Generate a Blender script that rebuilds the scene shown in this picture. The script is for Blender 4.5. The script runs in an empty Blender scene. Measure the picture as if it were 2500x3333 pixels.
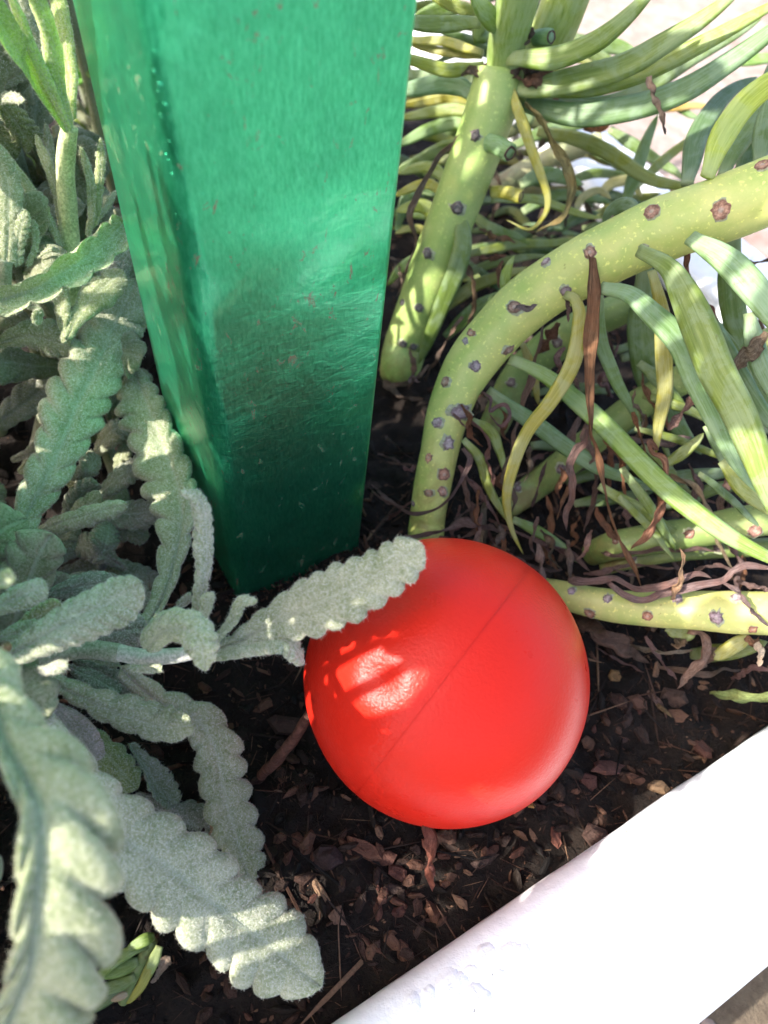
import bpy, math, random
import numpy as np
from mathutils import Matrix, Vector
from mathutils.bvhtree import BVHTree

# ------------------------------------------------------------------ camera, sky, sun, exposure
C = bpy.context.scene.collection
SC = bpy.context.scene
MM = 0.001
FPX = 2500.0
H = 214.615                                   # camera height above the soil, mm
CM = np.array([[0.99015413, -0.1399814, 0.0],
               [0.11467222, 0.81113042, -0.57351349],
               [0.08028122, 0.56786675, 0.81919612]])
cam_d = bpy.data.cameras.new('camera')
cam = bpy.data.objects.new('camera', cam_d)
C.objects.link(cam)
cam.matrix_world = Matrix.Translation((0, 0, H * MM)) @ Matrix(CM.tolist()).to_4x4()
cam_d.sensor_fit = 'VERTICAL'
cam_d.sensor_height = 36.0
cam_d.lens = 36.0 * FPX / 3333.0
cam_d.clip_start = 0.004
cam_d.clip_end = 60
cam_d.dof.use_dof = True
cam_d.dof.focus_distance = 0.190
cam_d.dof.aperture_fstop = 14.0
SC.camera = cam

SUN_AZ = (-0.80, -0.35)                        # horizontal direction towards the sun
SUN_EL = 40.0
az = math.atan2(SUN_AZ[0], SUN_AZ[1])         # clockwise from +Y
w = bpy.data.worlds.new('World')
SC.world = w
w.use_nodes = True
nt = w.node_tree
sky = nt.nodes.new('ShaderNodeTexSky')
sky.sky_type = 'NISHITA'
sky.sun_disc = False
sky.sun_elevation = math.radians(SUN_EL)
sky.sun_rotation = az
sky.air_density = 1.0
sky.dust_density = 4.0
sky.ozone_density = 0.5
bg = nt.nodes['Background']
bg.inputs['Strength'].default_value = 0.15
nt.links.new(sky.outputs[0], bg.inputs[0])
sl = bpy.data.lights.new('sun', 'SUN')
sl.energy = 3.6
sl.angle = math.radians(0.5)
sl.color = (1.0, 0.95, 0.87)
so = bpy.data.objects.new('sun', sl)
C.objects.link(so)
hz = Vector((SUN_AZ[0], SUN_AZ[1], 0)).normalized() * math.cos(math.radians(SUN_EL))
so.rotation_euler = (hz + Vector((0, 0, math.sin(math.radians(SUN_EL))))).to_track_quat('Z', 'Y').to_euler()
so.location = (-1, 0.2, 1)
SC.view_settings.view_transform = 'Standard'
SC.view_settings.look = 'None'
SC.view_settings.gamma = 1.0
SC.view_settings.exposure = 1.92
SC.view_settings.use_curve_mapping = False
SC.cycles.max_bounces = 8
SC.cycles.diffuse_bounces = 4
SC.cycles.transmission_bounces = 6

# ------------------------------------------------------------------ helpers
rng = np.random.default_rng(7)
random.seed(7)
CAMP = np.array([0.0, 0.0, H])


def nrmz(v):
    v = np.asarray(v, float)
    return v / np.maximum(np.linalg.norm(v, axis=-1, keepdims=True), 1e-9)


def ray(px, py):
    return CM @ np.array([(px - 1250) / FPX, -(py - 1667) / FPX, -1.0])


def W(px, py, d, zmin=1.5):
    """A point of the place (mm) seen at a pixel of the photograph, d mm away along the view axis, never below the soil."""
    q = ray(px, py)
    p = CAMP + q * d
    if p[2] < zmin:
        p = CAMP + q * ((H - zmin) / -q[2])
    return p


def mat_tree(name):
    m = bpy.data.materials.new(name)
    m.use_nodes = True
    return m, m.node_tree, m.node_tree.nodes['Principled BSDF'], m.node_tree.nodes['Material Output']


class N:
    """Small shorthand for building shader nodes."""
    def __init__(s, t):
        s.t = t

    def new(s, typ, **kw):
        n = s.t.nodes.new('ShaderNode' + typ)
        for k, v in kw.items():
            setattr(n, k, v)
        return n

    def put(s, sock, v):
        if hasattr(v, 'is_linked') or hasattr(v, 'links'):
            s.t.links.new(v, sock)
        else:
            sock.default_value = v

    def noise(s, scale, detail=4, rough=0.6, vec=None, dist=0.0):
        n = s.new('TexNoise')
        n.inputs['Scale'].default_value = scale
        n.inputs['Detail'].default_value = detail
        n.inputs['Roughness'].default_value = rough
        n.inputs['Distortion'].default_value = dist
        if vec is not None:
            s.t.links.new(vec, n.inputs['Vector'])
        return n.outputs[0]

    def ramp(s, fac, stops):
        n = s.new('ValToRGB')
        el = n.color_ramp.elements
        while len(el) < len(stops):
            el.new(0.5)
        for e, (p, c) in zip(el, stops):
            e.position = p
            e.color = tuple(c) + (1,) if len(c) == 3 else c
        s.t.links.new(fac, n.inputs[0])
        return n.outputs[0]

    def mix(s, fac, a, b, mode='MIX'):
        n = s.new('Mix', data_type='RGBA', blend_type=mode)
        s.put(n.inputs[0], fac)
        s.put(n.inputs[6], a if not isinstance(a, tuple) or len(a) == 4 else a + (1,))
        s.put(n.inputs[7], b if not isinstance(b, tuple) or len(b) == 4 else b + (1,))
        return n.outputs[2]

    def math(s, op, a, b=0.0, clamp=False):
        n = s.new('Math', operation=op, use_clamp=clamp)
        s.put(n.inputs[0], a)
        s.put(n.inputs[1], b)
        return n.outputs[0]

    def mapr(s, v, a, b, c=0.0, d=1.0):
        n = s.new('MapRange')
        s.put(n.inputs[0], v)
        for i, x in zip((1, 2, 3, 4), (a, b, c, d)):
            n.inputs[i].default_value = x
        return n.outputs[0]

    def bump(s, h, strength, dist, prev=None):
        n = s.new('Bump')
        n.inputs['Strength'].default_value = strength
        n.inputs['Distance'].default_value = dist
        s.t.links.new(h, n.inputs['Height'])
        if prev is not None:
            s.t.links.new(prev, n.inputs['Normal'])
        return n.outputs[0]

    def coord(s, which):
        return s.new('TexCoord').outputs[which]

    def scaled(s, vec, sc):
        n = s.new('Mapping')
        n.inputs['Scale'].default_value = sc
        s.t.links.new(vec, n.inputs['Vector'])
        return n.outputs[0]

    def sep(s, vec):
        n = s.new('SeparateXYZ')
        s.t.links.new(vec, n.inputs[0])
        return n.outputs


def thin(n, bsdf, out, color, amount):
    """Adds light passing through thin plant tissue."""
    tr = n.new('BsdfTranslucent')
    n.put(tr.inputs['Color'], color)
    mx = n.new('MixShader')
    mx.inputs[0].default_value = amount
    n.t.links.new(bsdf.outputs[0], mx.inputs[1])
    n.t.links.new(tr.outputs[0], mx.inputs[2])
    n.t.links.new(mx.outputs[0], out.inputs['Surface'])


def mesh(name, V, F, uv=None, smooth=True):
    """V in mm -> mesh in metres."""
    me = bpy.data.meshes.new(name)
    V = np.asarray(V, float) * MM
    me.from_pydata(V.tolist(), [], F if isinstance(F, list) else F.tolist())
    if uv is not None:
        l = me.uv_layers.new(name='UVMap')
        li = np.empty(len(me.loops), dtype=np.int32)
        me.loops.foreach_get('vertex_index', li)
        l.data.foreach_set('uv', np.asarray(uv, np.float32)[li].ravel())
    if smooth:
        me.shade_smooth()
    me.update()
    return me


def link(name, me, mat, parent=None, color=None, loc=None):
    o = bpy.data.objects.new(name, me)
    C.objects.link(o)
    if mat is not None and not me.materials:
        me.materials.append(mat)
    if parent is not None:
        o.parent = parent
    if loc is not None:
        o.location = loc
    if color is not None:
        o.color = tuple(color) + (1,)
    return o


def tag(o, label=None, cat=None, group=None, kind=None):
    for k, v in (('label', label), ('category', cat), ('group', group), ('kind', kind)):
        if v:
            o[k] = v
    return o


class Thing:
    """An Empty at the thing's base (mm) that parents its parts."""
    def __init__(s, name, base, label, cat, group=None):
        s.base = np.asarray(base, float)
        s.o = bpy.data.objects.new(name, None)
        s.o.empty_display_size = 0.005
        s.o.location = tuple(s.base * MM)
        C.objects.link(s.o)
        tag(s.o, label, cat, group)

    def part(s, name, V, F, mat, uv=None, color=None, smooth=True, parent=None):
        me = mesh(name, np.asarray(V) - s.base, F, uv, smooth)
        return link(name, me, mat, parent or s.o, color)


def single(name, V, F, mat, label, cat, group=None, uv=None, color=None, kind=None, smooth=True):
    V = np.asarray(V, float)
    base = np.array([V[:, 0].mean(), V[:, 1].mean(), V[:, 2].min()])
    o = link(name, mesh(name, V - base, F, uv, smooth), mat, None, color, tuple(base * MM))
    return tag(o, label, cat, group, kind)


def spline(P, n):
    """Catmull-Rom through P, n samples evenly spread by length."""
    P = np.asarray(P, float)
    if len(P) == 2:
        P = np.array([P[0], (P[0] + P[1]) / 2, P[1]])
    Q = np.vstack([2 * P[0] - P[1], P, 2 * P[-1] - P[-2]])
    out = []
    for i in range(1, len(Q) - 2):
        t = np.linspace(0, 1, 24, endpoint=False)[:, None]
        a, b, c, d = Q[i - 1], Q[i], Q[i + 1], Q[i + 2]
        out.append(0.5 * (2 * b + (c - a) * t + (2 * a - 5 * b + 4 * c - d) * t ** 2 + (3 * b - a - 3 * c + d) * t ** 3))
    out = np.vstack(out + [P[-1:]])
    s = np.concatenate([[0], np.cumsum(np.linalg.norm(np.diff(out, axis=0), axis=1))])
    q = np.linspace(0, s[-1], n)
    return np.stack([np.interp(q, s, out[:, k]) for k in range(3)], 1), s[-1]


def frames(P, roll=0.0, ref=None):
    """Tangent, side and normal along P; the normal looks towards the viewer side (or ref), rolled by degrees."""
    T = nrmz(np.gradient(P, axis=0))
    c = (CAMP - P) if ref is None else np.broadcast_to(np.asarray(ref, float), P.shape)
    c = nrmz(c)
    nn = nrmz(c - (c * T).sum(1, keepdims=True) * T)
    B = np.cross(T, nn)
    r = np.radians(roll) * np.ones(len(P))
    cs, sn = np.cos(r)[:, None], np.sin(r)[:, None]
    return T, B * cs + nn * sn, nn * cs - B * sn


def grid_tube(R, closed_caps=True):
    """R: (rings, k, 3) -> verts, faces, uv of a capped tube."""
    n, k, _ = R.shape
    V = R.reshape(-1, 3)
    i = np.arange(n - 1)[:, None] * k
    j = np.arange(k)[None, :]
    j2 = (j + 1) % k
    F = np.stack([i + j, i + j2, i + k + j2, i + k + j], -1).reshape(-1, 4).tolist()
    if closed_caps:
        F.append(list(range(k - 1, -1, -1)))
        F.append(list(range((n - 1) * k, n * k)))
    uv = np.stack(np.broadcast_arrays(np.linspace(0, 1, n)[:, None], np.linspace(0, 1, k)[None, :]), -1).reshape(-1, 2)
    return V, F, uv


def wob(n, amp, freq=3):
    """Smooth random wobble of length n."""
    x = np.linspace(0, 1, n)
    out = np.zeros(n)
    for f in range(1, freq + 1):
        out += rng.normal() / f * np.sin(2 * np.pi * f * x + rng.uniform(0, 6.28))
    return out * amp


def smooth01(x):
    x = np.clip(x, 0, 1)
    return x * x * (3 - 2 * x)


# ------------------------------------------------------------------ materials
def m_soil():
    m, t, b, o = mat_tree('soil')
    n = N(t)
    co = n.coord('Object')
    a = n.noise(90, 8, 0.7, co)
    f = n.noise(900, 6, 0.7, co)
    col = n.ramp(a, [(0.3, (0.005, 0.0035, 0.003)), (0.55, (0.012, 0.008, 0.006)), (0.75, (0.026, 0.016, 0.011))])
    n.put(b.inputs['Base Color'], n.mix(0.5, col, n.ramp(f, [(0.35, (0.004, 0.003, 0.0025)), (0.7, (0.026, 0.016, 0.011))])))
    n.put(b.inputs['Roughness'], 0.8)
    n.put(b.inputs['Specular IOR Level'], 0.2)
    n.put(b.inputs['Normal'], n.bump(f, 0.8, 0.0012, n.bump(a, 0.7, 0.004)))
    return m


def m_bark(name='bark', rough=0.62):
    m, t, b, o = mat_tree(name)
    n = N(t)
    co = n.coord('Object')
    info = n.new('ObjectInfo')
    a = n.noise(260, 6, 0.7, n.scaled(co, (1, 1, 3)), 0.6)
    f = n.noise(1500, 4, 0.7, co)
    c = n.mix(n.mapr(a, 0.3, 0.72), n.mix(1.0, info.outputs['Color'], (0.45, 0.42, 0.42), 'MULTIPLY'), n.mix(1.0, info.outputs['Color'], (1.45, 1.4, 1.35), 'MULTIPLY'))
    n.put(b.inputs['Base Color'], c)
    n.put(b.inputs['Roughness'], rough)
    n.put(b.inputs['Specular IOR Level'], 0.2)
    n.put(b.inputs['Normal'], n.bump(f, 0.8, 0.0006, n.bump(a, 0.8, 0.0012)))
    return m


def m_litter():
    m, t, b, o = mat_tree('mulch_crumbs')
    n = N(t)
    geo = n.new('NewGeometry')
    r = geo.outputs['Random Per Island']
    col = n.ramp(r, [(0.0, (0.005, 0.004, 0.0035)), (0.40, (0.014, 0.009, 0.0065)), (0.72, (0.038, 0.019, 0.012)), (0.93, (0.085, 0.042, 0.026)), (1.0, (0.17, 0.10, 0.06))])
    f = n.noise(1200, 4, 0.7, n.coord('Object'))
    n.put(b.inputs['Base Color'], n.mix(0.45, col, n.mix(1.0, col, n.ramp(f, [(0.3, (0.3, 0.3, 0.3)), (0.7, (1.6, 1.6, 1.6))]), 'MULTIPLY')))
    n.put(b.inputs['Roughness'], 0.7)
    n.put(b.inputs['Specular IOR Level'], 0.2)
    n.put(b.inputs['Normal'], n.bump(f, 0.6, 0.0005))
    return m


def m_lav(name='woolly_leaf', trans=0.22):
    m, t, b, o = mat_tree(name)
    n = N(t)
    co = n.coord('Object')
    info = n.new('ObjectInfo')
    uv = n.sep(n.coord('UV'))
    felt = n.noise(1500, 5, 0.75, co)
    patch = n.noise(140, 4, 0.6, co)
    dark = n.mix(1.0, info.outputs['Color'], (0.36, 0.46, 0.30), 'MULTIPLY')
    pale = n.mix(1.0, info.outputs['Color'], (1.4, 1.36, 1.42), 'MULTIPLY')
    c = n.mix(n.mapr(n.math('ADD', n.math('MULTIPLY', felt, 0.7), n.math('MULTIPLY', patch, 0.3)), 0.38, 0.62), dark, pale)
    if name == 'woolly_leaf':
        vein = n.mapr(n.math('ABSOLUTE', n.math('SUBTRACT', uv[1], 0.258)), 0.006, 0.020, 0.55, 0.0)
        c = n.mix(vein, c, n.mix(0.5, info.outputs['Color'], (0.55, 0.60, 0.46)))
    n.put(b.inputs['Base Color'], c)
    n.put(b.inputs['Roughness'], 0.85)
    n.put(b.inputs['Specular IOR Level'], 0.15)
    n.put(b.inputs['Sheen Weight'], 0.35)
    n.put(b.inputs['Sheen Roughness'], 0.5)
    n.put(b.inputs['Sheen Tint'], (0.85, 0.9, 0.85, 1))
    cross = n.noise(420, 3, 0.5, co)
    n.put(b.inputs['Normal'], n.bump(felt, 0.9, 0.0005, n.bump(cross, 0.35, 0.0008)))
    thin(n, b, o, n.mix(1.0, info.outputs['Color'], (1.7, 2.3, 0.55), 'MULTIPLY'), trans)
    return m


def m_hair():
    m, t, b, o = mat_tree('leaf_wool')
    n = N(t)
    r = n.new('NewGeometry').outputs['Random Per Island']
    info = n.new('ObjectInfo')
    c = n.mix(n.mapr(r, 0, 1), n.mix(1.0, info.outputs['Color'], (1.05, 1.05, 1.05), 'MULTIPLY'), n.mix(0.6, info.outputs['Color'], (0.84, 0.83, 0.72)))
    n.put(b.inputs['Base Color'], c)
    n.put(b.inputs['Roughness'], 0.6)
    n.put(b.inputs['Specular IOR Level'], 0.3)
    thin(n, b, o, c, 0.35)
    return m


def m_succ(name='fleshy_leaf', bloom=0.5, trans=0.22, stem=False):
    m, t, b, o = mat_tree(name)
    n = N(t)
    co = n.coord('Object')
    info = n.new('ObjectInfo')
    uvv = n.coord('UV')
    uv = n.sep(uvv)
    streak = n.noise(1.0, 5, 0.65, n.scaled(uvv, (5.0, 34.0, 1.0)), 0.3)
    blot = n.noise(150, 5, 0.65, co, 0.8)
    fine = n.noise(1700, 3, 0.6, co)
    base = info.outputs['Color']
    c = n.mix(n.mapr(streak, 0.32, 0.7), n.mix(1.0, base, (0.50, 0.60, 0.36), 'MULTIPLY'), n.mix(1.0, base, (1.32, 1.24, 1.25), 'MULTIPLY'))
    waxf = n.math('MULTIPLY', n.mapr(n.math('ADD', n.math('MULTIPLY', blot, 0.75), n.math('MULTIPLY', streak, 0.25)), 0.45, 0.56), bloom)
    c = n.mix(waxf, c, n.mix(0.42, base, (0.36, 0.45, 0.38)))
    if stem:
        c = n.mix(n.mapr(n.noise(110, 5, 0.65, co), 0.35, 0.68), n.mix(1.0, base, (0.80, 0.92, 0.75), 'MULTIPLY'), n.mix(1.0, base, (1.18, 1.10, 1.15), 'MULTIPLY'))
        c = n.mix(n.mapr(streak, 0.55, 0.75, 0, 0.25), c, n.mix(1.0, base, (0.72, 0.86, 0.6), 'MULTIPLY'))
    # paler where the leaf leaves the stem
    if not stem:
        c = n.mix(n.mapr(uv[0], 0.0, 0.14, 0.5, 0.0), c, (0.36, 0.40, 0.22))
    else:
        c = n.mix(n.mapr(n.noise(900, 2, 0.5, n.scaled(co, (1, 1, 1))), 0.60, 0.72), c, n.mix(1.0, base, (1.55, 1.45, 1.3), 'MULTIPLY'))
        c = n.mix(n.mapr(n.noise(60, 4, 0.6, co), 0.56, 0.72, 0.0, 0.75), c, n.mix(0.6, base, (0.46, 0.45, 0.12)))
        c = n.mix(n.mapr(uv[0], 0.0, 0.35, 0.75, 0.0), c, n.mix(n.mapr(blot, 0.42, 0.6), c, (0.20, 0.10, 0.04)))
    spots = n.mapr(n.noise(330, 3, 0.6, co), 0.70, 0.76)
    c = n.mix(n.math('MULTIPLY', spots, 0.7), c, (0.10, 0.075, 0.03))
    n.put(b.inputs['Base Color'], c)
    n.put(b.inputs['Roughness'], n.mapr(blot, 0.3, 0.7, 0.36, 0.55))
    n.put(b.inputs['Specular IOR Level'], 0.45)
    n.put(b.inputs['Normal'], n.bump(fine, 0.25, 0.0002, n.bump(streak, 0.10 if stem else 0.28, 0.0008)))
    thin(n, b, o, n.mix(1.0, base, (1.9, 2.0, 0.5), 'MULTIPLY'), trans)
    return m


def m_dry():
    m, t, b, o = mat_tree('withered_leaf')
    n = N(t)
    co = n.coord('Object')
    info = n.new('ObjectInfo')
    uvv = n.coord('UV')
    st = n.noise(1.0, 7, 0.75, n.scaled(uvv, (15.0, 17.0, 1.0)), 1.2)
    bl = n.noise(220, 4, 0.6, co)
    base = info.outputs['Color']
    c = n.mix(n.mapr(st, 0.35, 0.68), n.mix(1.0, base, (0.26, 0.22, 0.22), 'MULTIPLY'), n.mix(1.0, base, (1.9, 1.85, 1.8), 'MULTIPLY'))
    c = n.mix(n.mapr(bl, 0.42, 0.68, 0.0, 0.65), c, n.mix(1.0, base, (1.35, 1.0, 0.85), 'MULTIPLY'))
    n.put(b.inputs['Base Color'], c)
    n.put(b.inputs['Roughness'], 0.8)
    n.put(b.inputs['Specular IOR Level'], 0.2)
    n.put(b.inputs['Normal'], n.bump(n.noise(1500, 4, 0.7, co), 0.5, 0.0004, n.bump(st, 1.0, 0.0016)))
    thin(n, b, o, n.mix(1.0, base, (1.6, 1.3, 0.9), 'MULTIPLY'), 0.15)
    return m


def m_scar():
    m, t, b, o = mat_tree('leaf_scar')
    n = N(t)
    info = n.new('ObjectInfo')
    f = n.noise(900, 5, 0.7, n.coord('Object'))
    uv = n.sep(n.coord('UV'))
    c = n.mix(n.mapr(f, 0.35, 0.68), n.mix(1.0, info.outputs['Color'], (0.45, 0.42, 0.42), 'MULTIPLY'), n.mix(1.0, info.outputs['Color'], (1.5, 1.5, 1.5), 'MULTIPLY'))
    c = n.mix(n.mapr(uv[0], 0.10, 0.22, 0.5, 0.0), c, (0.42, 0.38, 0.33))
    c = n.mix(n.math('MULTIPLY', n.mapr(uv[0], 0.36, 0.46), n.mapr(f, 0.3, 0.6, 0.9, 0.4)), c, n.mix(1.0, info.outputs['Color'], (0.30, 0.22, 0.20), 'MULTIPLY'))
    c = n.mix(n.mapr(uv[0], 0.56, 0.66, 0.0, 0.95), c, n.mix(n.mapr(f, 0.35, 0.6), (0.24, 0.27, 0.12), (0.36, 0.38, 0.26)))
    n.put(b.inputs['Base Color'], c)
    n.put(b.inputs['Roughness'], 0.8)
    n.put(b.inputs['Normal'], n.bump(f, 0.7, 0.0006))
    return m


def m_ball():
    m, t, b, o = mat_tree('red_plastic')
    n = N(t)
    co = n.coord('Object')
    g = n.noise(1250, 3, 0.6, co)
    big = n.noise(24, 3, 0.5, co)
    n.put(b.inputs['Base Color'], n.mix(n.mapr(n.noise(70, 6, 0.7, co), 0.58, 0.75, 0, 0.10), (0.58, 0.018, 0.009), (0.64, 0.08, 0.06)))
    n.put(b.inputs['Roughness'], n.mapr(n.noise(60, 5, 0.6, co), 0.3, 0.7, 0.26, 0.36))
    n.put(b.inputs['Specular IOR Level'], 0.19)
    n.put(b.inputs['Subsurface Weight'], 0.0)
    n.put(b.inputs['Normal'], n.bump(g, 0.5, 0.0003, n.bump(big, 0.25, 0.004)))
    return m


def m_post():
    m, t, b, o = mat_tree('green_lacquer')
    n = N(t)
    co = n.coord('Object')
    gr = n.noise(1.0, 5, 0.7, n.scaled(co, (1600, 1600, 420)))
    cloud = n.noise(75, 4, 0.6, co)
    # ripples across the lower part of the post
    rip = n.noise(1.0, 5, 0.65, n.scaled(co, (130, 130, 330)), 1.4)
    z = n.sep(co)[2]
    lowm = n.math('MULTIPLY', n.mapr(z, 0.035, 0.060, 0, 1), n.mapr(z, 0.075, 0.11, 1, 0.12))
    fl = n.noise(1.0, 6, 0.75, n.scaled(co, (330, 330, 190)), 0.7)
    patch = n.noise(55, 3, 0.5, co)
    scr = n.mapr(n.math('ADD', n.math('MULTIPLY', fl, 0.85), n.math('MULTIPLY', patch, 0.15)), 0.595, 0.64)
    col = n.mix(n.mapr(gr, 0.2, 0.85), (0.022, 0.52, 0.235), (0.13, 0.88, 0.51))
    col = n.mix(n.mapr(cloud, 0.4, 0.7, 0, 0.35), col, (0.02, 0.30, 0.17))
    col = n.mix(n.math('MULTIPLY', scr, 0.8), col, (0.20, 0.10, 0.065))
    n.put(b.inputs['Base Color'], col)
    n.put(b.inputs['Metallic'], n.mapr(scr, 0, 1, 0.95, 0.3))
    n.put(b.inputs['Roughness'], n.mapr(gr, 0.3, 0.7, 0.34, 0.46))
    n.put(b.inputs['Anisotropic'], 0.4)
    n.put(b.inputs['Coat Weight'], 0.5)
    n.put(b.inputs['Coat Roughness'], 0.12)
    rb = n.math('MULTIPLY', rip, lowm)
    nb = n.bump(gr, 0.16, 0.0002, n.bump(rb, 0.17, 0.0018, n.bump(cloud, 0.12, 0.002)))
    n.put(b.inputs['Normal'], nb)
    n.put(b.inputs['Coat Normal'], n.bump(rb, 0.14, 0.0016, n.bump(cloud, 0.12, 0.003)))
    return m


def m_white():
    m, t, b, o = mat_tree('white_paint')
    n = N(t)
    co = n.coord('Object')
    big = n.noise(35, 4, 0.6, co)
    mid = n.noise(130, 4, 0.6, co)
    fine = n.noise(1400, 3, 0.6, co)
    speck = n.mapr(n.noise(420, 2, 0.4, co), 0.755, 0.765)
    chip = n.mapr(n.noise(62, 5, 0.7, co, 0.6), 0.70, 0.72)
    c = n.mix(n.mapr(big, 0.4, 0.7, 0, 0.6), (0.77, 0.77, 0.78), (0.72, 0.72, 0.72))
    c = n.mix(n.math('MULTIPLY', chip, 0.5), c, (0.62, 0.60, 0.55))
    c = n.mix(n.math('MULTIPLY', speck, 0.9), c, (0.10, 0.10, 0.09))
    n.put(b.inputs['Base Color'], c)
    n.put(b.inputs['Roughness'], 0.5)
    n.put(b.inputs['Normal'], n.bump(fine, 0.3, 0.0003, n.bump(mid, 0.35, 0.002, n.bump(chip, 0.3, 0.0006))))
    return m


def m_pave():
    m, t, b, o = mat_tree('pavement')
    n = N(t)
    co = n.coord('Object')
    a = n.noise(55, 6, 0.7, co)
    f = n.noise(420, 5, 0.7, co)
    c = n.ramp(a, [(0.35, (0.20, 0.135, 0.11)), (0.5, (0.25, 0.195, 0.17)), (0.62, (0.29, 0.25, 0.23))])
    c = n.mix(n.mapr(f, 0.55, 0.7, 0, 0.5), c, (0.24, 0.16, 0.13))
    n.put(b.inputs['Base Color'], c)
    n.put(b.inputs['Roughness'], 0.85)
    n.put(b.inputs['Normal'], n.bump(f, 0.5, 0.002))
    return m


def m_broad():
    m, t, b, o = mat_tree('broad_leaf')
    n = N(t)
    co = n.coord('Object')
    info = n.new('ObjectInfo')
    v = n.noise(160, 5, 0.65, co)
    c = n.mix(n.mapr(v, 0.35, 0.65), n.mix(1.0, info.outputs['Color'], (0.55, 0.65, 0.5), 'MULTIPLY'), n.mix(1.0, info.outputs['Color'], (1.3, 1.25, 1.1), 'MULTIPLY'))
    n.put(b.inputs['Base Color'], c)
    n.put(b.inputs['Roughness'], 0.45)
    n.put(b.inputs['Normal'], n.bump(v, 0.6, 0.003))
    thin(n, b, o, n.mix(1.0, info.outputs['Color'], (2.4, 2.3, 0.5), 'MULTIPLY'), 0.45)
    return m


MAT = dict(soil=m_soil(), bark=m_bark(), litter=m_litter(), lav=m_lav(), hair=m_hair(), succ=m_succ(), stem=m_succ('fleshy_stem', 0.25, 0.06, True),
           lavstem=m_lav('woolly_stem', 0.1), dry=m_dry(), scar=m_scar(), ball=m_ball(), post=m_post(), white=m_white(), pave=m_pave(), broad=m_broad())

# ------------------------------------------------------------------ ground, planter, post, ball
A2, B2 = np.array([0.8, 0.6, 0]), np.array([-0.6, 0.8, 0])      # along and across the planter
GROUND = -75.0


def ab(s, t, z):
    return A2 * s + B2 * t + np.array([0, 0, z])


PS0, PS1, PT1, RIM = -420.0, 268.0, 560.0, 42.0                  # planter inside, rim width
# pavement: one sheet to the horizon
V = [(-30000, -30000, GROUND), (30000, -30000, GROUND), (30000, 30000, GROUND), (-30000, 30000, GROUND)]
o = link('pavement', mesh('pavement', V, [[0, 1, 2, 3]], smooth=False), MAT['pave'])
tag(o, 'pinkish white sunlit concrete paving beyond the planter', 'pavement', kind='structure')


def m_dirt():
    m, t, b, o = mat_tree('sandy_dirt')
    n = N(t)
    co = n.coord('Object')
    c = n.ramp(n.noise(160, 8, 0.7, co), [(0.3, (0.07, 0.05, 0.035)), (0.55, (0.13, 0.10, 0.07)), (0.75, (0.20, 0.16, 0.12))])
    n.put(b.inputs['Base Color'], c)
    n.put(b.inputs['Roughness'], 0.9)
    n.put(b.inputs['Normal'], n.bump(n.noise(500, 6, 0.7, co), 0.8, 0.003))
    return m


V = [ab(-1500, -900, GROUND + 4), ab(1500, -900, GROUND + 4), ab(1500, -20, GROUND + 4), ab(-1500, -20, GROUND + 4)]
o = link('dirt_strip', mesh('dirt_strip', V, [[0, 1, 2, 3]], smooth=False), m_dirt())
tag(o, 'sandy brown ground along the outside of the white rim', 'ground', kind='structure')


def vnoise(x, y, seed):
    """Cheap smooth value noise on arrays."""
    r = np.random.default_rng(seed).random((64, 64))
    xi, yi = np.floor(x).astype(int), np.floor(y).astype(int)
    fx, fy = smooth01(x - xi), smooth01(y - yi)
    g = lambda i, j: r[i % 64, j % 64]
    return (g(xi, yi) * (1 - fx) + g(xi + 1, yi) * fx) * (1 - fy) + (g(xi, yi + 1) * (1 - fx) + g(xi + 1, yi + 1) * fx) * fy


def soil_z(s, t):
    return (vnoise(s / 38, t / 38, 1) - .5) * 7 + (vnoise(s / 13, t / 13, 2) - .5) * 5.5 + (vnoise(s / 4.5, t / 4.5, 3) - .5) * 3.4 + (vnoise(s / 2, t / 2, 4) - .5) * 1.6 - 1.0


ss = np.concatenate([np.arange(PS0 - 2, -80, 4.0), np.arange(-80, 200, 1.4), np.arange(200, PS1 + 3, 3.0)])
tt = np.concatenate([np.arange(-2, 190, 1.4), np.arange(190, PT1 + 3, 4.0)])
S_, T_ = np.meshgrid(ss, tt, indexing='ij')
Z_ = soil_z(S_, T_)
P_ = S_[..., None] * A2 + T_[..., None] * B2
P_[..., 2] = Z_
ns, ntt = S_.shape
ii, jj = np.meshgrid(np.arange(ns - 1), np.arange(ntt - 1), indexing='ij')
q = (ii * ntt + jj).ravel()
F = np.stack([q, q + ntt, q + ntt + 1, q + 1], -1)
o = link('soil', mesh('soil', P_.reshape(-1, 3), F), MAT['soil'])
tag(o, 'dark damp potting soil filling the white planter', 'soil', kind='structure')

# planter: four walls with rounded, slightly uneven rims, joined at mitred corners
pl = Thing('planter', ab(0, -RIM / 2, GROUND), 'white painted planter with thick rounded rim along the lower right', 'planter')


def wall_profile():
    """(offset outward from inner edge, z) of the wall section, from inside foot over the rim to outside foot."""
    top, r = 13.0, 6.5
    pts = [(0.0, -30.0), (-0.6, 0.0), (-0.8, top - r)]
    for a in np.linspace(180, 95, 9):
        pts.append((r + r * math.cos(math.radians(a)) - 0.8, top - r + r * math.sin(math.radians(a))))
    for x in np.linspace(9, RIM - 7, 8):
        pts.append((x, top + 0.7 * math.sin(math.pi * (x - 5) / (RIM - 10))))
    for a in np.linspace(85, 0, 9):
        pts.append((RIM - 6.5 + 6.5 * math.cos(math.radians(a)), top - 6.5 + 6.5 * math.sin(math.radians(a))))
    pts += [(RIM + 0.6, top - 14), (RIM + 1.4, GROUND / 2), (RIM + 2, GROUND - 3)]
    return np.array(pts)


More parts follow.
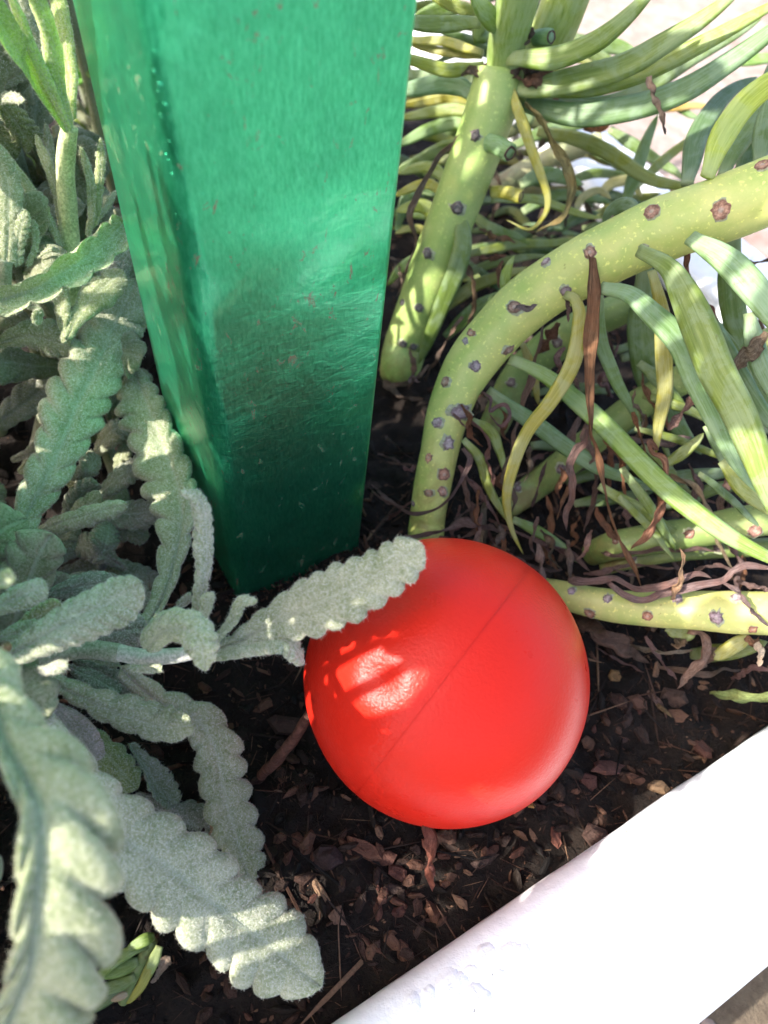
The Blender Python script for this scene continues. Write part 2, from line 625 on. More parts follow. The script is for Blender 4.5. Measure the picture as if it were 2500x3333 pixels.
def wall(c0, c1, out, seed):
    """Wall from inner corner c0 to c1 (s,t); out = outward unit vector in (s,t); mitred ends."""
    c0, c1, out = np.array(c0, float), np.array(c1, float), np.array(out, float)
    L = np.linalg.norm(c1 - c0)
    dirv = (c1 - c0) / L
    prof = wall_profile()
    n = int(L / 5) + 2
    R = []
    for u in np.linspace(0, 1, n):
        row = []
        for k, (x, z) in enumerate(prof):
            a = -x + (L + 2 * x) * u                              # mitre: the outside is longer
            p = c0 + dirv * a + out * x
            if 2 < k < len(prof) - 4:
                w1 = vnoise(np.array([a / 24 + seed]), np.array([k * .35 + 5]), 11)[0] - .5
                w2 = vnoise(np.array([a / 7 + seed]), np.array([k * .8 + 9]), 12)[0] - .5
                z = z + 0.6 * w1 + 0.3 * w2
                if k < 12:
                    p = p + out * (0.7 * w1 + 0.35 * w2)
            row.append(ab(p[0], p[1], z))
        R.append(row)
    R = np.array(R)
    k = R.shape[1]
    i = np.arange(n - 1)[:, None] * k
    j = np.arange(k - 1)[None, :]
    F = np.stack([i + j, i + j + 1, i + k + j + 1, i + k + j], -1).reshape(-1, 4)
    me = pl.part('wall', R.reshape(-1, 3), F, MAT['white'])
    return me


wall((PS0, 0), (PS1, 0), (0, -1), 3)
wall((PS1, 0), (PS1, PT1), (1, 0), 40)
wall((PS1, PT1), (PS0, PT1), (0, 1), 77)
wall((PS0, PT1), (PS0, 0), (-1, 0), 110)

# green square post with rounded near-left edge
PB = np.array([-37.483, 111.504, 0])           # front face, left end
PH, PW, CH = 700.0, 43.4, 4.3
n2 = B2
C0 = PB + CH * (-A2 + n2)
loop = [PB + A2 * 0.0]
FR = PB + A2 * (PW - CH - 1.6)
pts2 = []


def arc(c, r, a0, a1, n):
    return [c + r * (math.cos(math.radians(a)) * A2 + math.sin(math.radians(a)) * B2) for a in np.linspace(a0, a1, n)]


ctr = PB + n2 * CH                             # rounded chamfer centre at near left
pts2 += [ctr + CH * (math.cos(math.radians(a)) * A2 + math.sin(math.radians(a)) * B2) * (1.0 - 0.06 * math.sin(math.radians((a - 180) * 2))) for a in np.linspace(180, 270, 9)]
pts2 += arc(FR + n2 * 1.6, 1.6, 270, 360, 6)
pts2 += arc(FR + n2 * (PW - 1.6), 1.6, 0, 90, 6)
pts2 += arc(PB + n2 * (PW - 3.0) + A2 * (-CH + 3.0), 3.0, 90, 180, 6)
sec = np.array(pts2)
levels = np.concatenate([np.linspace(-12, 0, 3), np.linspace(3, 190, 64), [260, 400, PH - 1.5, PH]])
R = np.repeat(sec[None], len(levels), 0).copy()
cen = sec.mean(0)
for k, z in enumerate(levels):
    sc = 0.96 if k == len(levels) - 1 else 1.0
    R[k] = cen + (sec - cen) * sc
    zk = min(max(z, 0), 190)
    R[k] = cen + (R[k] - cen) * (1 + .118 * zk / 165)
    R[k] += (n2 + .42 * A2) * (math.tan(math.radians(4.5)) * z)            # lean and flare shaped to bring the bright reflection lower
    R[k, :, 2] = z
    ph = np.arange(len(sec))
    R[k] += np.outer(0.18 * np.sin(z / 7.3 + ph * .9) + 0.12 * np.sin(z / 3.1 + ph * 2.3), n2) * np.where(np.arange(len(sec)) < 10, 1, 0)[:, None]
Vp, Fp, uvp = grid_tube(R)
base = np.array([cen[0], cen[1], 0.0])
post = link('green_post', mesh('green_post', Vp - base, Fp, uvp), MAT['post'], None, None, tuple(base * MM))
tag(post, 'shiny green lacquered square post standing in the soil behind the red ball', 'post')
# keep the flat faces flat
md = post.modifiers.new('edge', 'EDGE_SPLIT')
md.split_angle = math.radians(35)
bvh_post = BVHTree.FromPolygons([Vector(v) for v in Vp], Fp)


def on_surface(bvh, px, py):
    q = Vector(nrmz(ray(px, py)))
    hit, nor, idx, dist = bvh.ray_cast(Vector(CAMP), q)
    if hit is None:
        return None, None
    nor = np.array(nor)
    if np.dot(nor, np.array(q)) > 0:
        nor = -nor
    return np.array(hit), nor


def disc(c, nor, r, prof, seg=14, jag=0.1, stretch=1.0, ang=0.0):
    """A little turned relief on a surface: prof = [(radius, height)...] outside to inside."""
    nor = nrmz(nor)
    a = nrmz(np.cross(nor, [0.3, 0.2, 0.9]))
    b = np.cross(nor, a)
    ca, sa = math.cos(ang), math.sin(ang)
    a, b = a * ca + b * sa, b * ca - a * sa
    th = np.linspace(0, 2 * np.pi, seg, endpoint=False)
    jg = 1 + rng.normal(0, jag, seg)
    R = []
    for (rr, h) in prof:
        R.append(c + (np.outer(np.cos(th) * rr * r * jg * stretch, a) + np.outer(np.sin(th) * rr * r * jg, b)) + nor * (h * r + rng.normal(0, .03 * r, seg)[:, None]))
    R = np.array(R)
    V, F, uv = grid_tube(R)
    F = F[:-2] + [F[-1]]
    uv[:, 0] = np.repeat([p[0] for p in prof], seg) * .5
    return V, F, uv


# blisters in the lacquer along the rounded edge
for (px, py, r) in [(500, 235, .55), (521, 278, .65), (538, 343, .5), (523, 380, .75), (551, 463, .5), (561, 570, .55), (505, 170, .45), (508, 335, .4), (541, 505, .4), (548, 523, .35),
                    (515, 300, .4), (660, 632, .35), (386, 1000, .4), (572, 700, .35)]:
    h, nr = on_surface(bvh_post, px, py)
    if h is None:
        continue
    V, F, uv = disc(h, nr, r * .62, [(1.25, -.05), (1.0, .16), (.75, .24), (.5, .08), (.15, .02)], 12, .05)
    link('blister', mesh('blister', V - base, F, uv), MAT['post'], post)

# red ball: hollow plastic with a dent and a moulded seam
bc = np.array([20.862, 78.219, 35.0])
BR = 35.0
nu, nv = 160, 96
th = np.linspace(0, 2 * np.pi, nu, endpoint=False)
# the seam plane: through the two pixels where it meets the outline
e1 = nrmz(W(1700, 1845, 188) - bc)
e2 = nrmz(W(1150, 2565, 185) - bc)
mid = nrmz(W(1465, 2190, 157) - bc)
pole = nrmz(np.cross(e1 - e2, mid))
ax1 = mid
ax2 = np.cross(pole, ax1)
dn, _d = np.zeros(3), 0
dq = nrmz(ray(1236, 2215))
bq = CAMP - bc
tb = -np.dot(dq, bq) - math.sqrt(np.dot(dq, bq) ** 2 - (np.dot(bq, bq) - BR * BR))
dent = nrmz(CAMP + dq * tb - bc)
dq2 = nrmz(ray(1420, 2420))
tb2 = -np.dot(dq2, bq) - math.sqrt(np.dot(dq2, bq) ** 2 - (np.dot(bq, bq) - BR * BR))
dent2 = nrmz(CAMP + dq2 * tb2 - bc)


def ball_r(D):
    x = np.arccos(np.clip(D @ dent, -1, 1))
    y = np.arccos(np.clip(D @ dent2, -1, 1))
    r = BR - 0.85 * np.exp(-(x / 0.105) ** 2) + 0.30 * np.exp(-((x - .2) / 0.09) ** 2) - 0.45 * np.exp(-(y / 0.30) ** 2)
    return r + 0.12 * np.sin(D[..., 0] * 6 + 1) * np.sin(D[..., 1] * 5 + 2)


R = []
for k in range(1, nv):
    a = math.pi * k / nv
    D = math.cos(a) * pole + math.sin(a) * (np.cos(th)[:, None] * ax1 + np.sin(th)[:, None] * ax2)
    lat = abs(a - math.pi / 2)
    rr = ball_r(D) - 0.08 * math.exp(-(lat / 0.02) ** 2)
    R.append(D * rr[:, None])
V, F, uv = grid_tube(np.array(R))
bbase = bc - np.array([0, 0, BR])
ball = link('red_ball', mesh('red_ball', V + [0, 0, BR], F, uv), MAT['ball'], None, None, tuple(bbase * MM))
tag(ball, 'red plastic ball with a moulded seam and a dent lying on the soil', 'ball')
# seam: a fine raised flash, uneven, along the joint
D = np.cos(th)[:, None] * ax1 + np.sin(th)[:, None] * ax2
rr = ball_r(D) - 0.1
ht = 0.26 + 0.18 * np.abs(np.sin(th * 23) * np.sin(th * 57)) + rng.uniform(0, .06, nu)
ring = []
for (off, up) in ((-.22, -.1), (-.1, .0), (0, 1), (.1, 0.0), (.22, -.1)):
    ring.append(D * (rr + up * ht)[:, None] + pole * off)
ring = np.array(ring)                        # 5 x nu
V = ring.transpose(1, 0, 2).reshape(-1, 3)
F = [[i * 5 + j, i * 5 + j + 1, ((i + 1) % nu) * 5 + j + 1, ((i + 1) % nu) * 5 + j] for i in range(nu) for j in range(4)]
link('seam', mesh('seam', V + [0, 0, BR], F), MAT['ball'], ball)

# ------------------------------------------------------------------ plant builders
def wool(V, F, dens, length, width, lift=0.55):
    """Slivers of felt standing on a leaf: (verts, faces). dens per mm2."""
    Q = np.array([f for f in F if len(f) == 4])
    a, b, c, d = (V[Q[:, i]] for i in range(4))
    nr = np.cross(c - a, d - b)
    area = np.linalg.norm(nr, axis=1) / 2
    n = int(area.sum() * dens)
    if n < 1:
        return None
    pick = rng.choice(len(Q), n, p=area / area.sum())
    u, v = rng.random((2, n, 1))
    p = (a[pick] * (1 - u) + b[pick] * u) * (1 - v) + (d[pick] * (1 - u) + c[pick] * u) * v
    nn = nrmz(nr[pick])
    t = nrmz(np.cross(nn, rng.normal(size=(n, 3))))
    s = np.cross(nn, t)
    L = length * rng.uniform(.5, 1.3, (n, 1))
    lf = lift * rng.uniform(.15, 1.2, (n, 1))
    wv = width * rng.uniform(.7, 1.3, (n, 1)) * .5
    m = p + (t * .55 + nn * lf) * L * .6
    tip = p + (t * 1.0 + s * rng.normal(0, .45, (n, 1)) + nn * lf * .7) * L
    p = p - nn * .05
    V2 = np.concatenate([p - s * wv, p + s * wv, m + s * wv * .8, m - s * wv * .8, tip])
    i = np.arange(n)
    F2 = np.concatenate([np.stack([i, i + n, i + 2 * n, i + 3 * n], 1)]).tolist() + np.stack([i + 3 * n, i + 2 * n, i + 4 * n], 1).tolist()
    return V2, F2


def lav_leaf(pts, hw, n=11, roll=0, dep=.22, curl=.35, bull=.16, wl=1.0, wr=1.0, thick=.36, lean=.75, base=.30, tip=.2, px=True, fold=0.0, widest=.5):
    """Toothed woolly leaf along pts [(px,py,d)...]; hw in photo pixels; returns V,F,uv."""
    if px:
        P0 = np.array([W(*p) for p in pts])
        dm = np.mean([p[2] for p in pts])
        hw = hw * dm / FPX
    else:
        P0 = np.array(pts, float)
    per = 9
    nr_ = max(24, n * per)
    P, L = spline(P0, nr_)
    P = P + np.stack([wob(nr_, L * .006) for _ in range(3)], 1)
    T, Bs, Nn = frames(P, roll)
    u = np.linspace(0, 1, nr_)
    u = u + .10 * np.sin(np.pi * u) * (1 - u) ** .2 * u
    prof = (base + (1 - base) * smooth01(u / widest)) * np.sqrt(np.clip(1 - np.clip((u - (1 - tip)) / tip, 0, 1) ** 2.2, 0.0, 1))
    prof = prof * (1 - .12 * smooth01((u - .55) / .45))
    prof[-1] = .03
    dep = dep * 1.4
    vv = np.array([-1, -.96, -.88, -.76, -.6, -.44, -.28, -.14, 0, .14, .28, .44, .6, .76, .88, .96, 1.0])
    ph = rng.uniform(-.25, .25, 2)
    jit = np.interp(u, np.linspace(0, 1, n + 2), rng.uniform(.66, 1.2, n + 2))
    top, bot = [], []
    for v in vv:
        av = abs(v)
        wside = hw * prof * (wl if v < 0 else wr)
        q = np.clip(u + lean * av * hw * prof / L * .85 * np.clip((1 - u) / .3, 0, 1) ** .8, 0, 1)
        xi = np.clip(q * (nr_ - 1), 0, nr_ - 1)
        i0 = np.minimum(xi.astype(int), nr_ - 2)
        f = (xi - i0)[:, None]
        ip = lambda A: A[i0] * (1 - f) + A[i0 + 1] * f
        s = np.abs(np.sin(np.pi * n * u + np.pi * (.5 if v < 0 else 0) * .6 + ph[0 if v < 0 else 1])) ** .42
        env = smooth01(u / .16) * (1 - .7 * smooth01((u - .9) / .1))
        lat = wside * v * (1 - dep * env * (1 - s) * av ** 1.6) * (1 - (1 - jit) * av * .35 * env)
        h = .95 * bull * hw * env * prof ** .5 * (s - .55) * smooth01(av * 1.25) * (1 - .25 * av ** 4)
        h = h - curl * wside * av ** 2 - .16 * hw * prof * max(0, av - .80) / .2
        h = h - .13 * hw * math.exp(-(v / .085) ** 2) * (1 - .5 * u) + fold * wside * av
        c = ip(P) + ip(Bs) * lat[:, None]
        nn = nrmz(ip(Nn) + ip(Bs) * (v * curl * .8))
        th = thick * (1 - av ** 6) * np.clip(prof * 2, .25, 1)
        # a vein shows as a ridge underneath
        vein = thick * .9 * math.exp(-(v / .09) ** 2) * (1 - u * .7)
        top.append(c + nn * h[:, None])
        bot.append(c + nn * (h - th - vein)[:, None])
    R = np.array(top + bot[::-1][1:-1]).transpose(1, 0, 2)
    return grid_tube(R)


SAGE = np.array([0.40, 0.395, 0.29])


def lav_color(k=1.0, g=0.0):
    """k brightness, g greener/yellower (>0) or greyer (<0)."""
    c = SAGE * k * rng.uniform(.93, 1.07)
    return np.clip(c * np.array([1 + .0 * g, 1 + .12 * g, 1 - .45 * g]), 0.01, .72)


def add_lav(T, pts, hw, k=1.0, g=0.0, dens=7.0, hl=.8, hwid=.066, **kw):
    V, F, uv = lav_leaf(pts, hw, **kw)
    lowest = V[:, 2].min()
    if lowest < -2.5:
        V[:, 2] = np.where(V[:, 2] < .5, .5 + (V[:, 2] - .5) * .05, V[:, 2])
    col = lav_color(k, g)
    o = T.part('leaf', V, F, MAT['lav'], uv, col)
    wv = wool(V, F, dens, hl, hwid)
    if wv:
        hcol = np.clip(col * .9 + np.array([.44, .44, .38]), 0, .84)
        f = T.part('wool', wv[0], wv[1], MAT['hair'], None, hcol, smooth=False, parent=o)
        f['kind'] = 'stuff'
    return o


def tube(pts, rad, seg=14, n=None, rough=.03, px=True, taper=None):
    """Round stem; pts [(px,py,d)], rad in photo pixels (list or number)."""
    if px:
        P0 = np.array([W(*p) for p in pts])
        d = np.array([p[2] for p in pts], float)
        # depth after clamping to the soil
        d = np.array([(CAMP - P0[i]) @ -(ray(*pts[i][:2])) / (ray(*pts[i][:2]) @ ray(*pts[i][:2])) for i in range(len(pts))])
        r0 = np.broadcast_to(np.asarray(rad, float), (len(pts),)) * d / FPX
    else:
        P0 = np.asarray(pts, float)
        r0 = np.broadcast_to(np.asarray(rad, float), (len(P0),))
    L0 = np.linalg.norm(np.diff(P0, axis=0), axis=1).sum()
    n = n or int(max(8, min(110, L0 / (r0.mean() * .25))))
    P, L = spline(P0, n)
    seglen = np.concatenate([[0], np.cumsum(np.linalg.norm(np.diff(P0, axis=0), axis=1))])
    r = np.interp(np.linspace(0, seglen[-1], n), seglen, r0)
    T, B, Nn = frames(P)
    th = np.linspace(0, 2 * np.pi, seg, endpoint=False)
    R = []
    lump = rng.normal(0, 1, (seg,))
    for i in range(n):
        k = r[i] * (1 + rough * (np.sin(th * 3 + i * .21) * .6 + np.sin(th * 2 - i * .37) * .5 + rng.normal(0, .12, seg)))
        R.append(P[i] + np.outer(np.cos(th) * k, B[i]) + np.outer(np.sin(th) * k, Nn[i]))
    return grid_tube(np.array(R))


def fleshy(pts, hw, roll=0, flat=.55, pointed=True, cut=False, groove=.42, seg=14, px=True, bw=.62, wobble=.004):
    """Long fleshy leaf: elliptical section with a channel along the upper side."""
    if px:
        P0 = np.array([W(*p) for p in pts])
        d = np.array([np.linalg.norm(CAMP - p) / np.linalg.norm(ray(*q[:2])) for p, q in zip(P0, pts)])
        h0 = np.broadcast_to(np.asarray(hw, float), (len(pts),)) * d / FPX
    else:
        P0 = np.asarray(pts, float)
        h0 = np.broadcast_to(np.asarray(hw, float), (len(P0),))
    n = int(max(14, min(60, np.linalg.norm(np.diff(P0, axis=0), axis=1).sum() / 1.6)))
    P, L = spline(P0, n)
    P = P + np.stack([wob(n, L * wobble) for _ in range(3)], 1)
    sl = np.concatenate([[0], np.cumsum(np.linalg.norm(np.diff(P0, axis=0), axis=1))])
    u = np.linspace(0, 1, n)
    h = np.interp(u * sl[-1], sl, h0)
    if not cut:
        prof = (bw + (1 - bw) * smooth01(u / .3)) * (np.clip(1 - u ** (3.2 if pointed else 6), 0, 1)) ** .62
        prof[-1] = .03
    else:
        prof = .9 + .1 * u
        prof[0] = .8
    prof = prof * (1 + wob(n, .02, 5))
    T, B, Nn = frames(P, roll)
    th = np.linspace(0, 2 * np.pi, seg, endpoint=False)
    ca, sa = np.cos(th), np.sin(th)
    gr = 1 - groove * np.exp(-((np.abs(th - np.pi / 2)) / .45) ** 2)
    R = P[:, None] + (h * prof)[:, None, None] * (ca[None, :, None] * B[:, None] + (sa * flat * gr)[None, :, None] * Nn[:, None])
    return grid_tube(R)


def ribbon(pts, hw, twist=1.2, crump=.25, px=True, flat=.2, fold=.35):
    """Withered strap-shaped leaf: thin, folded, twisted and puckered."""
    if px:
        P0 = np.array([W(*p) for p in pts])
        d = np.array([np.linalg.norm(CAMP - p) / np.linalg.norm(ray(*q[:2])) for p, q in zip(P0, pts)])
        h0 = np.broadcast_to(np.asarray(hw, float), (len(pts),)) * d / FPX
    else:
        P0 = np.asarray(pts, float)
        h0 = np.broadcast_to(np.asarray(hw, float), (len(P0),))
    L0 = np.linalg.norm(np.diff(P0, axis=0), axis=1).sum()
    n = int(max(16, min(90, L0 / .55)))
    P, L = spline(P0, n)
    P = P + np.stack([wob(n, min(L * .012, .5), 5) for _ in range(3)], 1)
    sl = np.concatenate([[0], np.cumsum(np.linalg.norm(np.diff(P0, axis=0), axis=1))])
    u = np.linspace(0, 1, n)
    h = np.interp(u * sl[-1], sl, h0)
    prof = (.55 + .45 * smooth01(u / .15)) * np.clip(1 - u ** 5, 0, 1) ** .7
    prof[-1] = .05
    prof *= 1 + wob(n, crump * .8, 9)
    prof = np.clip(prof, .05, 1.6)
    rl = np.degrees(np.cumsum(wob(n, twist * 4.5 / n * 2, 4)) + wob(n, .5, 6)) + rng.uniform(-35, 35)
    T, B, Nn = frames(P, rl)
    th = np.linspace(0, 2 * np.pi, 12, endpoint=False)
    ca, sa = np.cos(th), np.sin(th)
    ruff = np.stack([wob(n, .17, 12) for _ in range(12)], 1)
    hh = (h * prof)[:, None]
    lat = ca[None] * hh * (1 + np.stack([wob(n, .10, 14) for _ in range(12)], 1))
    hgt = (sa * flat)[None] * hh + fold * np.abs(ca)[None] * hh + ruff * hh * .9
    R = P[:, None] + lat[..., None] * B[:, None] + hgt[..., None] * Nn[:, None]
    return grid_tube(R)


def g(*c):
    return np.array(c)


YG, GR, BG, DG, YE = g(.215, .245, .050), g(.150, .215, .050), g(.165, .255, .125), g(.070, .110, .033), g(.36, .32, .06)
BR_, PB_, GB_, TAN = g(.22, .115, .065), g(.185, .125, .115), g(.15, .12, .095), g(.36, .25, .15)


def jc(c, a=.1):
    return np.clip(1.2 * c * rng.uniform(1 - a, 1 + a) * (1 + rng.normal(0, .03, 3)), .005, .9)


def leaf_s(T, pts, hw, col, **kw):
    V, F, uv = fleshy(pts, hw, **kw)
    return T.part('leaf', V, F, MAT['succ'], uv, jc(col))


def dried(T, pts, hw, col, **kw):
    V, F, uv = ribbon(pts, hw, **kw)
    return T.part('withered_leaf', V, F, MAT['dry'], uv, jc(col))


def scar(T, bvh, px, py, r, col, kind='dome', stretch=1.0, ang=0.0):
    h, nr = on_surface(bvh, px, py)
    if h is None:
        return
    rr = r * np.linalg.norm(h - CAMP) / np.linalg.norm(ray(px, py)) / FPX
    rr *= .80
    prof = {'dome': [(1.75, -.34), (1.4, -.08), (1.1, .10), (1.0, .22), (.75, .30), (.5, .26), (.25, .42), (.1, .36)],
            'flat': [(1.45, -.2), (1.2, .0), (1.05, .07), (.95, .13), (.82, .06), (.5, .04), (.25, .06), (.1, .03)],
            'nub': [(1.8, -.36), (1.3, -.05), (1.0, .35), (.8, .7), (.55, .8), (.35, .55), (.15, .6), (.05, .5)]}[kind]
    V, F, uv = disc(h, nr, rr * rng.uniform(.8, 1.15), prof, 20, rng.uniform(.05, .13), stretch, ang)
    T.part('leaf_scar', V, F, MAT['scar'], uv, jc(col, .2))


# ------------------------------------------------------------------ lavender
lv = Thing('lavender', W(120, 2120, 999), 'woolly grey green toothed lavender bush filling the left side beside the post', 'plant')


def lstem(T, pts, rad, k=1.0, gq=0.0, dens=7.0):
    V, F, uv = tube(pts, rad, 14, rough=.05)
    o = T.part('stem', V, F, MAT['lavstem'], uv, lav_color(k, gq))
    wv = wool(V, F, dens, .7, .05)
    f = T.part('wool', wv[0], wv[1], MAT['hair'], None, np.clip(lav_color(k) * 1.4 + .1, 0, .85), smooth=False, parent=o)
    f['kind'] = 'stuff'


# low stems on the soil side
lstem(lv, [(-200, 2180, 165), (60, 2160, 168), (250, 2115, 172), (390, 2125, 172)], [34, 34, 32, 30], .95)
lstem(lv, [(390, 2125, 172), (480, 2140, 170), (600, 2130, 168), (700, 2108, 169)], [28, 27, 24, 18], 1.5, -.4)
lstem(lv, [(60, 2160, 168), (20, 2250, 185), (-60, 2350, 999)], [30, 30, 30], .8)
# front leaves
FL = [
    # pts, half width px, options
    ([(-60, 2080, 118), (13, 2400, 108), (66, 2545, 103), (113, 2663, 100), (130, 2829, 98), (104, 3020, 97), (64, 3220, 97), (0, 3420, 98)], 345, dict(n=8, roll=4, dep=.22, curl=.34, bull=.26, wl=1.0, wr=.22, base=.36, tip=.15, lean=.9, k=1.0, g=.25, dens=4, hl=.9)),
    ([(60, 2210, 152), (140, 2400, 150), (290, 2590, 152), (460, 2745, 158), (660, 2930, 164), (860, 3080, 168), (1050, 3218, 169)], 178, dict(n=12, roll=6, dep=.17, curl=.22, bull=.15, base=.38, tip=.28, k=1.0, dens=8)),
    ([(400, 2165, 176), (530, 2290, 184), (655, 2358, 189), (710, 2464, 190), (735, 2597, 192), (765, 2730, 193), (830, 2890, 194)], 118, dict(n=10, roll=12, dep=.26, curl=.35, bull=.17, wl=1.05, wr=.75, base=.34, tip=.22, k=.92, g=.1)),
    ([(120, 2200, 168), (280, 2275, 171), (400, 2335, 173), (520, 2372, 172), (622, 2362, 169)], 84, dict(n=7, roll=-25, dep=.22, curl=.5, bull=.2, base=.45, tip=.30, k=.85, g=.2)),
    ([(420, 2420, 199), (480, 2500, 201), (525, 2575, 202), (562, 2632, 203)], 62, dict(n=8, roll=35, dep=.25, curl=-.5, bull=.2, k=.75, g=-.2)),
    ([(180, 2300, 186), (330, 2440, 191), (450, 2570, 196)], 70, dict(n=6, roll=10, dep=.2, k=.62, g=.9)),
    ([(120, 2260, 172), (200, 2330, 176), (262, 2400, 180), (300, 2480, 184)], 62, dict(n=6, roll=-50, dep=.12, k=1.0, g=-.6)),
    ([(430, 2590, 201), (560, 2660, 203), (695, 2715, 204)], 78, dict(n=5, roll=-10, dep=.1, k=.55, g=-.4)),
    # the leaf that rests against the ball
    ([(640, 2130, 170), (760, 2090, 166), (880, 2030, 162), (1030, 1965, 156), (1200, 1882, 153), (1375, 1778, 153)], 106, dict(n=12, roll=14, dep=.24, curl=.12, bull=.13, base=.22, tip=.24, widest=.55, k=1.0, dens=9)),
    ([(660, 2135, 168), (780, 2105, 164), (880, 2085, 162), (950, 2090, 161), (992, 2160, 163)], 62, dict(n=10, roll=55, dep=.22, curl=.3, bull=.25, base=.4, tip=.3, k=1.15, g=-.1)),
    ([(470, 2120, 166), (520, 2065, 158), (590, 2050, 153), (645, 2095, 151), (668, 2185, 154)], 82, dict(n=10, roll=-8, dep=.16, curl=.55, bull=.2, base=.75, tip=.35, k=1.25, g=.1)),
    ([(635, 2060, 168), (660, 1920, 166), (674, 1800, 163), (672, 1690, 160), (645, 1612, 157), (592, 1594, 156)], 50, dict(n=14, roll=-38, dep=.22, curl=.6, bull=.3, base=.5, tip=.2, k=1.15, g=-.1)),
    ([(640, 2080, 166), (668, 2000, 163), (690, 1930, 160)], 34, dict(n=8, roll=-30, dep=.2, curl=.6, bull=.28, base=.6, tip=.3, k=1.2)),
    ([(690, 2100, 167), (750, 2020, 164), (778, 1955, 161), (836, 1956, 160)], 32, dict(n=9, roll=30, dep=.22, curl=.6, bull=.3, base=.6, tip=.3, k=1.15)),
    # leaves rising beside the post
    ([(0, 1860, 196), (80, 1690, 199), (160, 1520, 202), (250, 1330, 206), (330, 1170, 210), (395, 1040, 214), (445, 900, 219)], 122, dict(n=13, roll=-6, dep=.19, curl=.35, bull=.17, base=.38, tip=.18, lean=.9, k=1.0, g=.1, dens=9)),
    ([(480, 2030, 190), (540, 1920, 195), (578, 1815, 200), (590, 1700, 204), (570, 1590, 208), (530, 1460, 213), (488, 1330, 217), (430, 1190, 222)], 128, dict(n=11, roll=8, dep=.24, curl=.22, bull=.13, wl=1.1, wr=.55, base=.24, tip=.3, k=.78, g=.2)),
    ([(-30, 1390, 232), (60, 1330, 232), (150, 1275, 235), (260, 1225, 238)], 84, dict(n=7, roll=-12, dep=.2, curl=.3, base=.5, k=.85, g=-.2)),
    ([(60, 1770, 212), (170, 1715, 212), (290, 1675, 210), (413, 1646, 208)], 44, dict(n=8, roll=10, dep=.14, curl=.4, base=.5, tip=.25, k=.9)),
    ([(30, 1870, 222), (140, 1800, 225), (250, 1700, 228)], 60, dict(n=6, roll=0, dep=.12, k=.7, g=.1)),
    ([(40, 1900, 226), (250, 1795, 230), (490, 1712, 236)], 44, dict(n=11, roll=-35, dep=.2, k=.7)),
    ([(90, 1910, 230), (320, 1840, 235), (520, 1895, 236)], 58, dict(n=10, roll=20, dep=.22, k=.62, g=-.2)),
    ([(80, 1960, 222), (250, 1905, 224), (480, 1930, 225)], 52, dict(n=9, roll=-10, dep=.18, k=.62, g=-.2)),
    ([(420, 1880, 226), (480, 1950, 224), (520, 2020, 220)], 38, dict(n=8, roll=10, dep=.25, k=.45)),
    ([(560, 2010, 190), (590, 1965, 188), (620, 1940, 186)], 24, dict(n=6, roll=10, dep=.2, curl=.6, k=.85, g=-.3)),
    # front pair at the left margin
    ([(-40, 2165, 148), (130, 2080, 148), (255, 2010, 149), (375, 1945, 150), (458, 1900, 150)], 98, dict(n=11, roll=18, dep=.13, curl=.30, bull=.12, base=.42, tip=.28, k=1.15, dens=9)),
    ([(-40, 1985, 150), (70, 1940, 150), (152, 1905, 150)], 52, dict(n=8, roll=10, dep=.14, curl=.3, base=.7, tip=.3, k=1.2)),
    ([(-70, 1900, 128), (-10, 1890, 126), (40, 1866, 124)], 34, dict(n=5, roll=10, dep=.12, base=.8, tip=.4, k=1.6, g=.3)),
    ([(30, 2060, 166), (120, 2010, 166), (200, 1965, 166)], 40, dict(n=8, roll=-20, dep=.2, k=.75, g=.6)),
    ([(250, 2110, 176), (350, 2065, 177), (475, 2045, 177)], 66, dict(n=5, roll=5, dep=.1, curl=.35, base=.5, tip=.35, k=.55, g=-.3)),
    ([(-30, 2080, 160), (50, 2066, 160), (125, 2055, 160)], 50, dict(n=6, roll=0, dep=.1, k=.9)),
    ([(70, 2195, 152), (140, 2180, 151), (222, 2160, 150)], 32, dict(n=6, roll=10, dep=.16, curl=.5, base=.7, tip=.35, k=1.1, g=-.2)),
    ([(-60, 2200, 138), (0, 2192, 136), (68, 2178, 134)], 28, dict(n=6, roll=0, dep=.2, curl=.5, base=.7, tip=.4, k=1.3, g=.2)),
    ([(200, 2160, 196), (300, 2205, 198), (392, 2255, 199)], 44, dict(n=9, roll=20, dep=.28, k=.5, g=-.3)),
    ([(420, 2170, 166), (470, 2178, 165), (527, 2176, 164)], 22, dict(n=6, roll=0, dep=.2, curl=.5, base=.7, k=1.1)),
    ([(120, 1950, 194), (240, 1915, 194), (370, 1905, 194)], 56, dict(n=6, roll=0, dep=.1, k=.55, g=-.3)),
    ([(240, 2150, 200), (360, 2210, 204), (500, 2300, 208)], 50, dict(n=9, roll=-15, dep=.28, k=.4, g=-.2)),
    ([(60, 2000, 180), (150, 2020, 184), (250, 2060, 188)], 46, dict(n=6, roll=0, dep=.15, k=.55, g=-.2)),
]
for pts, hw, kw in FL:
    add_lav(lv, pts, hw, **kw)

